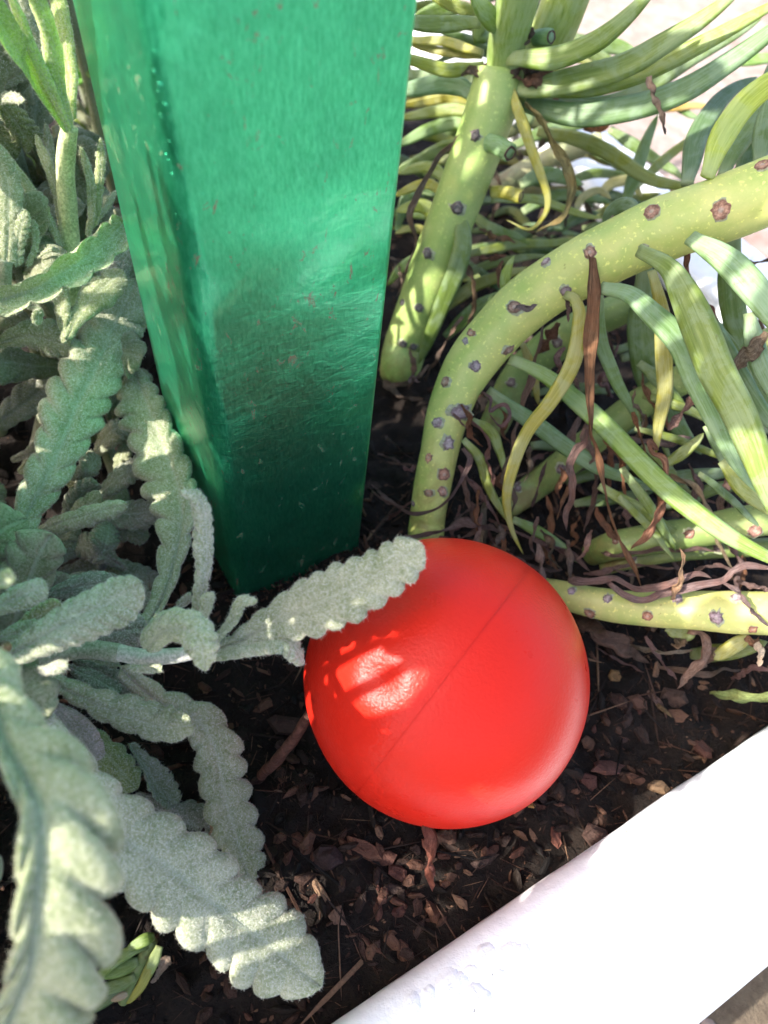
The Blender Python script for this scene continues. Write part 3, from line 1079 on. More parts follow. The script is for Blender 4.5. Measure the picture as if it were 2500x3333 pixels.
# middle left: the leaf seen edge-on with its teeth rolled up, and the ones below it
ML = [
    ([(-60, 1010, 183), (0, 985, 183), (120, 940, 184), (241, 866, 186), (331, 800, 190), (400, 725, 194)], 86, dict(n=6, roll=-8, dep=.34, curl=-.75, bull=.22, base=.8, tip=.16, lean=1.1, k=1.0, g=.25)),
    ([(215, 1110, 198), (271, 1002, 200), (331, 935, 202), (400, 880, 206)], 62, dict(n=5, roll=20, dep=.12, k=.8, g=.45)),
    ([(205, 1120, 199), (195, 1000, 198), (165, 900, 197)], 40, dict(n=5, roll=40, dep=.12, k=.85, g=.4)),
    ([(-40, 1130, 208), (100, 1100, 207), (230, 1135, 208)], 74, dict(n=6, roll=-25, dep=.2, curl=.4, k=.75, g=.35)),
    ([(90, 1000, 196), (125, 1010, 194), (125, 1060, 195)], 24, dict(n=4, roll=30, dep=.15, k=.85, g=.2)),
    ([(330, 900, 210), (380, 850, 212), (430, 800, 215)], 52, dict(n=5, roll=0, dep=.12, k=.75, g=-.1)),
    ([(350, 1000, 205), (370, 930, 206), (400, 850, 208)], 42, dict(n=5, roll=0, dep=.2, k=.6, g=-.3)),
    ([(420, 1120, 224), (455, 1060, 226), (480, 990, 230)], 30, dict(n=5, roll=0, dep=.2, k=.9, g=.3)),
    # upright sprig, top leaves coloured brighter and yellower to stand for sun shining through
    ([(225, 435, 188), (120, 250, 176), (40, 130, 164), (-60, -10, 150)], 52, dict(n=10, roll=-30, dep=.06, curl=-.5, bull=.08, base=.6, k=1.25, g=.9, hl=.9)),
    ([(222, 430, 187), (165, 300, 178), (110, 180, 170), (25, -20, 158)], 26, dict(n=8, roll=30, dep=.06, curl=.5, bull=.08, base=.7, k=1.6, g=.8)),
    ([(228, 425, 187), (200, 260, 178), (160, 90, 168), (110, -50, 160)], 42, dict(n=9, roll=-25, dep=.05, curl=.5, bull=.06, base=.6, k=1.5, g=.8)),
    ([(232, 400, 190), (214, 200, 185), (196, 50, 182), (170, -60, 180)], 36, dict(n=9, roll=20, dep=.05, curl=.4, bull=.06, base=.6, k=1.35, g=.8)),
    ([(205, 400, 190), (130, 200, 186), (75, 60, 184), (60, -60, 182)], 40, dict(n=9, roll=0, dep=.1, curl=.4, base=.6, k=.8, g=.1)),
    ([(212, 800, 206), (185, 650, 202), (140, 500, 198), (118, 432, 196)], 24, dict(n=9, roll=15, dep=.1, curl=.5, base=.7, tip=.3, k=1.0, g=.3)),
    ([(205, 700, 208), (180, 560, 206), (160, 450, 204), (147, 396, 203)], 20, dict(n=8, roll=-15, dep=.1, curl=.5, base=.7, tip=.3, k=.95, g=.2)),
    ([(283, 770, 206), (295, 680, 203), (288, 580, 200), (275, 520, 198), (260, 476, 197)], 20, dict(n=9, roll=20, dep=.15, curl=.5, base=.7, tip=.3, k=1.05, g=.3)),
    ([(305, 740, 208), (322, 640, 206), (331, 520, 204), (328, 450, 203)], 22, dict(n=9, roll=-10, dep=.15, curl=.5, base=.6, tip=.3, k=1.0, g=.55)),
    ([(300, 745, 210), (335, 690, 211), (380, 620, 213)], 15, dict(n=6, roll=0, dep=.1, curl=.5, k=1.0, g=.2)),
    ([(205, 800, 204), (150, 695, 200), (95, 600, 196), (40, 520, 192), (-20, 450, 188)], 28, dict(n=9, roll=-40, dep=.05, curl=.5, bull=.06, base=.7, tip=.25, k=1.0, g=.2)),
    ([(52, 870, 190), (58, 790, 188), (72, 730, 186), (84, 683, 185)], 32, dict(n=8, roll=10, dep=.3, curl=.5, bull=.25, base=.8, tip=.35, k=.95, g=.2)),
    ([(90, 870, 192), (112, 800, 191), (110, 740, 190), (98, 716, 190)], 16, dict(n=7, roll=20, dep=.2, curl=.5, base=.8, k=.95, g=.2)),
    ([(15, 870, 188), (30, 740, 186), (25, 600, 184), (-20, 480, 182)], 54, dict(n=8, roll=5, dep=.12, curl=.4, base=.7, k=.8, g=.25)),
    ([(-50, 345, 192), (0, 318, 190), (45, 312, 188), (78, 328, 187)], 26, dict(n=6, roll=30, dep=.1, curl=.6, base=.9, tip=.35, k=1.0)),
    ([(-10, 330, 200), (40, 390, 202), (85, 450, 205), (110, 480, 206)], 62, dict(n=6, roll=-25, dep=.25, curl=.4, base=.7, k=.62, g=.9)),
    ([(-30, 400, 204), (20, 470, 206), (65, 500, 208)], 50, dict(n=5, roll=-15, dep=.25, curl=.4, base=.7, k=.6, g=.8)),
    ([(-10, 300, 206), (40, 260, 208), (90, 240, 210)], 22, dict(n=5, roll=0, dep=.1, k=.9)),
    ([(122, 840, 198), (160, 810, 196), (195, 815, 196)], 12, dict(n=5, roll=30, dep=.2, curl=.4, k=1.0)),
    ([(120, 790, 200), (140, 740, 199), (160, 715, 198)], 16, dict(n=4, roll=0, dep=.1, k=1.0)),
]
for pts, hw, kw in ML:
    add_lav(lv, pts, hw, **kw)
lstem(lv, [(235, 990, 216), (230, 830, 209), (220, 680, 203), (213, 540, 195), (218, 470, 191), (228, 415, 188)], [30, 31, 31, 29, 30, 26], 1.4, .6)
lstem(lv, [(235, 990, 216), (180, 1250, 240), (120, 1500, 999)], [30, 32, 34], .7)
lstem(lv, [(-60, 1080, 196), (0, 960, 192), (20, 850, 188)], [26, 26, 20], .8)


SUNV = np.array(hz + Vector((0, 0, math.sin(math.radians(SUN_EL)))))
GAPS = [((3, 61, 59), 3.5), ((4, 66, 62), 2), ((-11, 64, 40), 2), ((-9, 67, 30), 2), ((1, 26, 0), 5), ((-93, 170, 122), 9), ((-92, 187, 121), 9), ((-89, 173, 104), 5), ((-87, 141, 92), 8)]  # sun lines kept clear of added leaves, to place the sun patches


def in_gap(pts):
    """True for a leaf in one of the openings cleared so that sun patches land on chosen spots."""
    for p, r in GAPS:
        d = np.array(pts) - np.array(p, float)
        if np.min(np.linalg.norm(d - np.outer(d @ SUNV, SUNV), axis=1)) < r + 4.0:
            return True
    return False


def shoot(T, base, top, nl, ll, hw, k=.7, gq=.2, spread=55):
    base, top = np.array(base, float), np.array(top, float)
    VV, FF, UU, off = [], [], [], 0

    def put(V, F, uv):
        nonlocal off
        VV.append(V)
        UU.append(uv)
        FF.extend([[q + off for q in f] for f in F])
        off += len(V)
    mid = (base + top) / 2 + rng.normal(0, 4, 3)
    put(*tube([base, mid, top], [2.4, 2.0, 1.4], 8, 12, px=False))
    ax = nrmz(top - base)
    s0 = nrmz(np.cross(ax, [.3, .8, .2]))
    s1 = np.cross(ax, s0)
    for i in range(nl):
        u = .15 + .85 * i / (nl - 1)
        p = base + (top - base) * u
        an = i * 1.57 + rng.uniform(-.4, .4) + (math.pi if i % 2 else 0)
        out = s0 * math.cos(an) + s1 * math.sin(an)
        e = math.radians(spread * (1.15 - .6 * u) + rng.uniform(-10, 10))
        dirv = ax * math.cos(e) + out * math.sin(e)
        L = ll * rng.uniform(.75, 1.1) * (1 - .3 * u)
        pts = [p, p + dirv * L * .4 + ax * L * .05, p + dirv * L * .75 + ax * L * .03, p + dirv * L + np.array([0, 0, -1]) * L * rng.uniform(-.05, .25)]
        for q in pts:
            q[2] = max(q[2], 2.0)
        if in_gap(spline(pts, 7)[0]):
            continue
        put(*lav_leaf(pts, hw * (1 - .25 * u), px=False, n=7, roll=rng.uniform(-20, 20), dep=.2, curl=.35, base=.4))
    V, col = np.vstack(VV), lav_color(k, gq)
    o = T.part('shoot', V, FF, MAT['lav'], np.vstack(UU), col)
    if base[0] > -136 and base[1] > 100:
        wv = wool(V, FF, 2.2, .9, .09)
        T.part('wool', wv[0], wv[1], MAT['hair'], None, np.clip(col * 1.5 + .12, 0, .85), smooth=False, parent=o)['kind'] = 'stuff'


# mostly unseen shoots, added left and behind to cast shade over the bed
OFF = [((-92, 150, 0), (-112, 165, 95), 10, 46), ((-125, 120, 0), (-140, 118, 150), 13, 52), ((-115, 75, 0), (-128, 62, 150), 14, 52), ((-105, 40, 0), (-118, 30, 165), 15, 52),
       ((-120, 20, 0), (-132, 4, 150), 14, 50), ((-150, 95, 0), (-165, 80, 190), 15, 55), ((-150, 50, 0), (-168, 40, 200), 15, 55), ((-150, 140, 0), (-170, 145, 190), 14, 55),
       ((-105, 200, 0), (-130, 215, 120), 10, 46), ((-130, 180, 0), (-158, 190, 160), 12, 50), ((-70, 190, 0), (-85, 215, 70), 8, 40), ((-190, 70, 0), (-215, 60, 200), 12, 55), ((-180, 10, 0), (-200, -5, 190), 12, 55),
       ((-92, 22, 0), (-96, 20, 150), 15, 50), ((-98, 48, 0), (-100, 42, 160), 15, 52), ((-104, 8, 0), (-112, 2, 150), 14, 50), ((-100, 66, 0), (-104, 66, 160), 15, 50), ((-98, 34, 0), (-128, 14, 185), 15, 52),
       ((-120, 50, 0), (-140, 30, 195), 15, 52), ((-125, 85, 0), (-138, 80, 190), 15, 52), ((-82, -24, 0), (-84, -30, 105), 11, 44), ((-72, -30, 0), (-66, -36, 80), 9, 40),
       ((-150, 170, 0), (-162, 165, 250), 16, 58), ((-170, 200, 0), (-190, 190, 270), 16, 58), ((-140, 150, 0), (-150, 135, 230), 16, 55), ((-200, 150, 0), (-220, 130, 270), 16, 58), ((-190, 110, 0), (-205, 95, 250), 16, 58),
       ((-190, 240, 0), (-205, 250, 270), 16, 58), ((-220, 200, 0), (-240, 205, 280), 14, 58)]
OFF += [((-80, 10, 0), (-92, 6, 118), 14, 48), ((-86, 60, 0), (-92, 55, 150), 15, 48), ((-110, 55, 0), (-116, 48, 185), 16, 52), ((-112, 30, 0), (-122, 22, 190), 16, 52), ((-130, 70, 0), (-140, 60, 205), 16, 54), ((-125, 5, 0), (-140, -10, 165), 14, 50),
        ((-78, -30, 0), (-80, -34, 120), 14, 46), ((-90, -10, 0), (-98, -18, 135), 14, 48), ((-60, -22, 0), (-58, -32, 70), 10, 38), ((-100, -40, 0), (-108, -44, 130), 13, 46),
        ((-160, 250, 0), (-170, 250, 235), 16, 56), ((-180, 280, 0), (-195, 285, 265), 16, 58), ((-170, 310, 0), (-180, 320, 270), 16, 58), ((-200, 320, 0), (-220, 335, 290), 16, 58), ((-140, 300, 0), (-150, 310, 200), 15, 54), ((-210, 260, 0), (-230, 260, 290), 16, 58),
        ((-120, 330, 0), (-130, 345, 170), 14, 54), ((-80, 340, 0), (-90, 355, 120), 12, 50), ((-170, 360, 0), (-180, 375, 250), 15, 58), ((-60, 300, 0), (-66, 315, 80), 10, 44),
        ((-112, 16, 0), (-108, 2, 205), 22, 40), ((-122, 12, 0), (-124, 8, 215), 22, 40), ((-118, 18, 60), (-116, -3, 190), 16, 34), ((-108, -2, 0), (-110, -8, 184), 20, 30), ((-112, -52, 0), (-112, -46, 150), 22, 34), ((-118, -42, 0), (-120, -50, 148), 22, 40), ((-105, -44, 0), (-104, -40, 140), 22, 40), ((-96, -46, 0), (-92, -40, 128), 22, 38), ((-125, -46, 0), (-128, -52, 158), 22, 40), ((-84, -36, 0), (-80, -36, 112), 20, 38), ((-118, 62, 0), (-116, 60, 270), 22, 48), ((-128, 48, 0), (-130, 46, 265), 22, 48), ((-125, 72, 0), (-124, 72, 280), 22, 48),
        ((-120, 180, 0), (-122, 176, 285), 22, 50), ((-125, 200, 0), (-120, 196, 260), 22, 50), ((-130, 220, 0), (-126, 218, 240), 20, 50), ((-135, 160, 0), (-130, 150, 270), 20, 50), ((-130, 190, 0), (-140, 172, 300), 22, 50)]
lb = Thing('lavender', (-150, 120, 0), 'taller lavender bush mostly out of view at left, added to shade the bed', 'plant')
for b_, t_, nl, ll in OFF:
    shoot(lb, b_, t_, nl, ll, 8.6)
# leaves low in the bush, coloured darker to deepen the shade between front ones
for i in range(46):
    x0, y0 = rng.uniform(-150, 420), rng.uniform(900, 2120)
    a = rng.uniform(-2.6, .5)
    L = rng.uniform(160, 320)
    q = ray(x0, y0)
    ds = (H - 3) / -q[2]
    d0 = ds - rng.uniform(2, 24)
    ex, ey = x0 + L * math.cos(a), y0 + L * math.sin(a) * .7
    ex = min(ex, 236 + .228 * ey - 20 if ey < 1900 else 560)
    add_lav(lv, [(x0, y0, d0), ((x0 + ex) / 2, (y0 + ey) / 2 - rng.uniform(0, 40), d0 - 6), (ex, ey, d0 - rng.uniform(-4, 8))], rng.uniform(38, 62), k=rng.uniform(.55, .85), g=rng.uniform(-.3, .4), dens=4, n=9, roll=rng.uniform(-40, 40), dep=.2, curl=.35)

# ------------------------------------------------------------------ broad-leaved plant behind the lavender
bp = Thing('broadleaf_plant', W(290, 150, 999), 'bright green broad wrinkled leaved plant behind the lavender at upper left', 'plant')


def broad(T, pts, hw, col, roll=0):
    V, F, uv = lav_leaf(pts, hw, n=7, roll=roll, dep=.08, curl=.3, bull=.14, base=.3, tip=.35, thick=.3)
    T.part('leaf', V, F, MAT['broad'], uv, jc(col))


for pts, hw, col, r in [([(300, 250, 300), (260, 180, 305), (225, 90, 310), (215, 20, 315)], 55, g(.12, .22, .05), 15),
                        ([(330, 270, 310), (285, 200, 306), (240, 190, 304)], 40, g(.15, .27, .08), -20),
                        ([(320, 220, 315), (270, 215, 312), (255, 250, 308), (270, 270, 306)], 26, g(.13, .27, .05), 30),
                        ([(250, 30, 330), (225, 60, 325), (220, 120, 322)], 38, g(.12, .2, .1), 0),
                        ([(300, 330, 330), (280, 450, 322), (262, 520, 320)], 60, g(.14, .18, .03), 10),
                        ([(360, 380, 330), (330, 430, 326), (300, 470, 322), (290, 540, 320)], 52, g(.15, .18, .03), -40),
                        ([(240, 500, 330), (280, 600, 326), (320, 680, 322)], 60, g(.10, .15, .03), 20),
                        ([(90, 620, 300), (125, 580, 296), (150, 555, 294)], 30, g(.26, .30, .05), 30),
                        ([(60, 720, 300), (95, 650, 300), (120, 600, 300)], 36, g(.16, .2, .03), -30),
                        ([(60, 480, 300), (110, 520, 300), (150, 590, 300)], 56, g(.08, .13, .03), 10),
                        ([(-20, 520, 310), (60, 560, 306), (110, 640, 304)], 60, g(.07, .12, .03), 0),
                        ([(40, 100, 320), (100, 30, 322), (150, -40, 325)], 70, g(.1, .16, .04), 0),
                        ([(0, 250, 320), (40, 180, 320), (110, 130, 322)], 60, g(.1, .16, .04), 20)]:
    broad(bp, pts, hw, col, r)
for pts, r in [([(300, 560, 999), (290, 450, 335), (310, 300, 328)], 10), ([(340, 520, 999), (330, 400, 345), (330, 270, 325)], 9), ([(80, 820, 999), (70, 700, 310)], 10)]:
    V, F, uv = tube(pts, r)
    bp.part('stem', V, F, MAT['broad'], uv, g(.10, .15, .04))

# ------------------------------------------------------------------ fleshy blue-green succulent shoots on the right
ca_ = Thing('upright_succulent', W(1300, 1240, 999), 'thick upright succulent shoot with spreading finger leaves just right of the post', 'plant', 'succulent shoots in the planter')
stA = [(1296, 1225, 999, -14), (1303, 1195, 999, 3), (1322, 1120, 297), (1385, 940, 286), (1472, 700, 272), (1560, 470, 260), (1605, 330, 254), (1622, 225, 250)]
V, F, uv = tube(stA, [66, 66, 70, 72, 77, 80, 84, 76], 22, rough=.025)
ca_.part('stem', V, F, MAT['stem'], uv, g(.29, .37, .12))
bvA = BVHTree.FromPolygons([Vector(v) for v in V], F)
for pts, rad, col in [([(1640, 250, 251), (1648, 150, 244), (1668, 60, 236), (1700, -60, 226)], [60, 62, 66, 70], g(.26, .34, .12)),
                      ([(1660, 290, 256), (1745, 195, 254), (1800, 100, 248), (1860, -50, 238)], [62, 68, 72, 76], g(.29, .35, .12))]:
    V, F, uv = tube(pts, rad, 20, rough=.025)
    ca_.part('stem', V, F, MAT['succ'], uv, col)
A_L = [
    ([(1655, 190, 242), (1788, 192, 236), (1905, 155, 230), (1990, 100, 224), (2101, -10, 216), (2160, -80, 212)], 42, GR),
    ([(1660, 290, 250), (1764, 285, 246), (1905, 255, 240), (2062, 200, 232), (2219, 105, 224), (2375, -10, 216), (2440, -70, 212)], 52, GR),
    ([(1700, 300, 252), (1905, 278, 246), (2101, 232, 240), (2297, 140, 232), (2500, 30, 224), (2600, -30, 220)], 40, YG),
    ([(1690, 320, 258), (1770, 350, 254), (1905, 378, 248), (2062, 362, 242), (2219, 300, 236), (2375, 195, 230), (2520, 80, 224), (2640, -40, 220)], 50, BG * .85),
    ([(1760, 330, 270), (1960, 340, 270), (2150, 260, 265), (2330, 150, 260), (2480, 60, 255)], 34, DG * 1.6),
    ([(1565, 75, 245), (1440, 78, 243), (1340, 76, 240), (1250, 72, 238)], 32, GR * .9),
    ([(1575, 215, 250), (1500, 226, 250), (1445, 226, 249), (1347, 198, 248), (1250, 190, 246)], 27, YG * .95),
    ([(1550, 325, 260), (1500, 285, 262), (1430, 275, 264), (1336, 290, 266), (1250, 300, 268)], 36, BG * .8),
    ([(1570, 176, 258), (1500, 150, 260), (1440, 135, 262), (1340, 128, 264), (1270, 90, 266)], 19, YE * .8),
    ([(1570, 185, 260), (1500, 175, 263), (1420, 165, 265), (1330, 145, 268)], 17, YE * .75),
    ([(1640, 90, 238), (1600, 62, 234), (1565, 20, 230), (1530, -40, 226)], 40, GR),
    ([(1560, 40, 262), (1480, 20, 262), (1400, -10, 262)], 26, YG * .9),
    ([(1520, 20, 270), (1430, 30, 274), (1340, 60, 276)], 30, GR * .7),
    ([(1590, 100, 256), (1560, 120, 255), (1562, 60, 252), (1572, 0, 250)], 28, GR * .9),
    ([(1655, 255, 249), (1683, 344, 247), (1716, 434, 248), (1757, 561, 250), (1783, 650, 254), (1770, 705, 258), (1720, 752, 262), (1646, 716, 262)], [24, 24, 22, 20, 17, 14, 12, 8], YE * .8),
    ([(1749, 423, 290), (1866, 447, 288), (1984, 502, 284), (2101, 580, 278), (2242, 603, 272), (2300, 600, 270)], 30, YG),
    ([(1600, 655, 272), (1749, 650, 280), (1866, 690, 284), (1968, 713, 288)], 17, YG),
    ([(1485, 672, 266), (1508, 770, 268), (1485, 880, 272), (1420, 1040, 282), (1364, 1185, 292)], 38, GR * .85),
    ([(1459, 600, 280), (1420, 555, 280), (1370, 545, 282), (1300, 566, 284)], 24, YG),
    ([(1450, 640, 278), (1400, 600, 277), (1340, 612, 277), (1280, 640, 277)], 20, YE * .85),
    ([(1425, 735, 284), (1395, 680, 282), (1350, 670, 280), (1290, 690, 280)], 30, YG * 1.05),
    ([(1405, 795, 288), (1375, 750, 286), (1330, 745, 285), (1285, 760, 285)], 18, YE * .75),
    ([(1390, 830, 292), (1340, 850, 292), (1300, 880, 292), (1260, 930, 294)], 20, GR),
    ([(1360, 600, 300), (1320, 650, 300), (1290, 760, 305)], 24, DG * 1.3),
    # behind the post's right edge, pointing left
    ([(1560, 360, 290), (1470, 360, 294), (1380, 370, 296), (1290, 385, 300)], 24, YG * .9),
    ([(1560, 420, 292), (1470, 400, 296), (1380, 430, 298), (1280, 480, 300)], 28, GR * .95),
    ([(1540, 480, 296), (1450, 480, 300), (1370, 520, 304), (1280, 560, 306)], 26, GR * .8),
    ([(1560, 330, 300), (1460, 320, 305), (1370, 335, 310), (1280, 350, 312)], 22, YE * .7),
    ([(1530, 520, 310), (1430, 520, 314), (1330, 545, 316), (1270, 570, 318)], 22, YG * .8),
    ([(1560, 270, 305), (1460, 250, 310), (1350, 245, 315), (1260, 240, 318)], 26, DG * 1.5),
]
for pts, hw, col in A_L:
    leaf_s(ca_, pts, np.asarray(hw) * .86, col, roll=rng.uniform(-25, 25))
for pts, hw, col in [([(1560, 468, 256), (1610, 468, 250), (1662, 500, 246)], 30, BG), ([(1600, 625, 266), (1650, 628, 262), (1696, 640, 260)], 22, YE * .9), ([(1735, 128, 244), (1770, 120, 240), (1795, 122, 238)], 26, BG)]:
    V, F, uv = fleshy(pts, hw, cut=True, groove=.05)
    st_ = ca_.part('leaf_stub', V, F, MAT['succ'], uv, jc(col))
    e = V[-14:].mean(0)
    dr = nrmz(V[-14:].mean(0) - V[-28:-14].mean(0))
    rr = np.linalg.norm(V[-14:] - e, axis=1).mean()
    V2, F2, uv2 = disc(e - dr * .05, dr, rr, [(1.05, -.1), (1.0, .1), (.8, .06), (.5, -.1), (.2, -.15), (.1, -.15)], 14, .06)
    ca_.part('cut_end', V2, F2, MAT['scar'], uv2, g(.09, .05, .03), parent=st_)
A_D = [
    ([(1709, 344, 250), (1770, 398, 248), (1817, 488, 248), (1853, 579, 250), (1853, 651, 253), (1828, 702, 256), (1741, 768, 260)], [18, 18, 17, 16, 15, 14, 18], g(.23, .21, .10), dict(twist=.5)),
    ([(1680, 240, 246), (1589, 268, 248), (1535, 344, 252), (1495, 434, 258), (1463, 543, 264), (1440, 600, 268)], [14, 14, 12, 15, 10, 8], GB_, dict(twist=1.0)),
    ([(1553, 441, 256), (1481, 470, 260), (1427, 514, 262), (1390, 579, 263), (1354, 651, 264), (1335, 705, 266), (1357, 784, 270), (1317, 900, 276), (1290, 960, 282)], [16, 14, 13, 12, 12, 10, 11, 9, 6], GB_, dict(twist=.8)),
    ([(1463, 600, 270), (1440, 670, 274), (1420, 740, 278), (1400, 790, 282)], 11, GB_, dict(twist=1.2)),
    ([(1300, 860, 290), (1320, 960, 288), (1350, 1040, 288), (1300, 1120, 292)], 9, GB_ * .8, dict(twist=1.5)),
    ([(1600, 205, 248), (1570, 240, 247), (1530, 232, 248), (1500, 250, 250)], 14, GB_ * .7, dict(twist=1.2, crump=.5)),
    ([(1640, 210, 246), (1690, 225, 245), (1740, 235, 246), (1790, 260, 247)], 22, GB_ * .8, dict(twist=1.0, crump=.5)),
    ([(1650, 235, 246), (1700, 262, 245), (1755, 262, 245), (1800, 235, 246)], 18, g(.16, .10, .07), dict(twist=1.0, crump=.6)),
    ([(1728, 90, 240), (1722, 130, 239), (1706, 150, 239)], 12, GB_, dict(twist=1.0, crump=.5)),
    ([(2112, 250, 226), (2128, 310, 226), (2150, 380, 228), (2165, 440, 230)], 13, g(.13, .10, .085), dict(twist=.8)),
    ([(1815, 310, 266), (1800, 345, 262), (1780, 360, 260), (1830, 350, 258)], 9, g(.24, .12, .06), dict(twist=.6)),
    ([(1560, 745, 272), (1620, 770, 274), (1680, 790, 276)], 11, g(.16, .10, .06), dict(twist=1.0)),
    ([(1560, 840, 276), (1610, 845, 276), (1650, 830, 276)], 14, g(.17, .10, .06), dict(twist=.8)),
    ([(1505, 855, 276), (1535, 900, 274), (1540, 980, 276), (1525, 1060, 282)], 14, g(.17, .12, .08), dict(twist=.7)),
    ([(1640, 850, 276), (1625, 880, 277), (1625, 940, 279)], 9, g(.18, .11, .07), dict(twist=.6)),
]
for pts, hw, col, kw in A_D:
    dried(ca_, pts, hw, col, **kw)
for px, py, r in [(1487, 678, 20), (1392, 825, 20), (1363, 1003, 15), (1310, 985, 13), (1605, 620, 18), (1548, 440, 18), (1540, 842, 14), (1312, 1120, 14), (1345, 1130, 12)]:
    scar(ca_, bvA, px, py, r, g(.12, .10, .10), 'nub')
# rusty papery leaf behind
dried(ca_, [(1830, 300, 275), (1880, 330, 274), (1930, 370, 275), (1985, 408, 278)], 42, g(.42, .20, .10), twist=.3, crump=.4, flat=.1)

# the big arched shoot
cb = Thing('arched_succulent', W(1386, 1727, 999), 'thick arched succulent stem with round leaf scars bending right above the ball', 'plant', 'succulent shoots in the planter')
stB = [(1383, 1775, 999, -7), (1386, 1745, 248), (1392, 1690, 246), (1405, 1600, 243), (1428, 1478, 240), (1460, 1342, 238), (1520, 1205, 235), (1608, 1090, 231), (1735, 972, 225), (1910, 862, 217), (2140, 755, 208), (2375, 672, 200), (2560, 600, 194), (2700, 540, 190)]
V, F, uv = tube(stB, [58, 58, 58, 60, 62, 68, 80, 86, 90, 96, 103, 106, 108, 108], 26, n=150, rough=.022)
cb.part('stem', V, F, MAT['stem'], uv, g(.46, .49, .15))
bvB = BVHTree.FromPolygons([Vector(v) for v in V], F)
SC_B = [(1548, 1193, 18, 0), (1656, 1140, 19, 0), (1449, 1243, 16, 0), (1534, 1084, 16, 1), (1424, 1376, 19, 0), (1500, 1342, 23, 0), (1459, 1445, 20, 0), (1395, 1490, 17, 1), (1446, 1545, 26, 1), (1395, 1605, 16, 0), (1675, 1000, 22, 0), (1776, 852, 19, 0),
        (2121, 688, 28, 1), (2346, 684, 29, 1), (2482, 536, 26, 1), (1921, 822, 20, 0), (1842, 948, 22, 0), (1372, 1400, 13, 0), (1350, 1520, 12, 0), (1515, 1110, 10, 0), (1345, 1640, 11, 0), (1440, 1600, 14, 0), (2095, 818, 22, 1)]
for px, py, r, kd in SC_B:
    col = g(.36, .20, .13) if kd else (g(.25, .20, .20) if rng.random() < .6 else g(.27, .17, .12))
    scar(cb, bvB, px, py, r, col, 'flat' if kd else 'dome', stretch=1.0 if py < 900 else rng.uniform(.9, 1.4), ang=rng.uniform(0, 3))
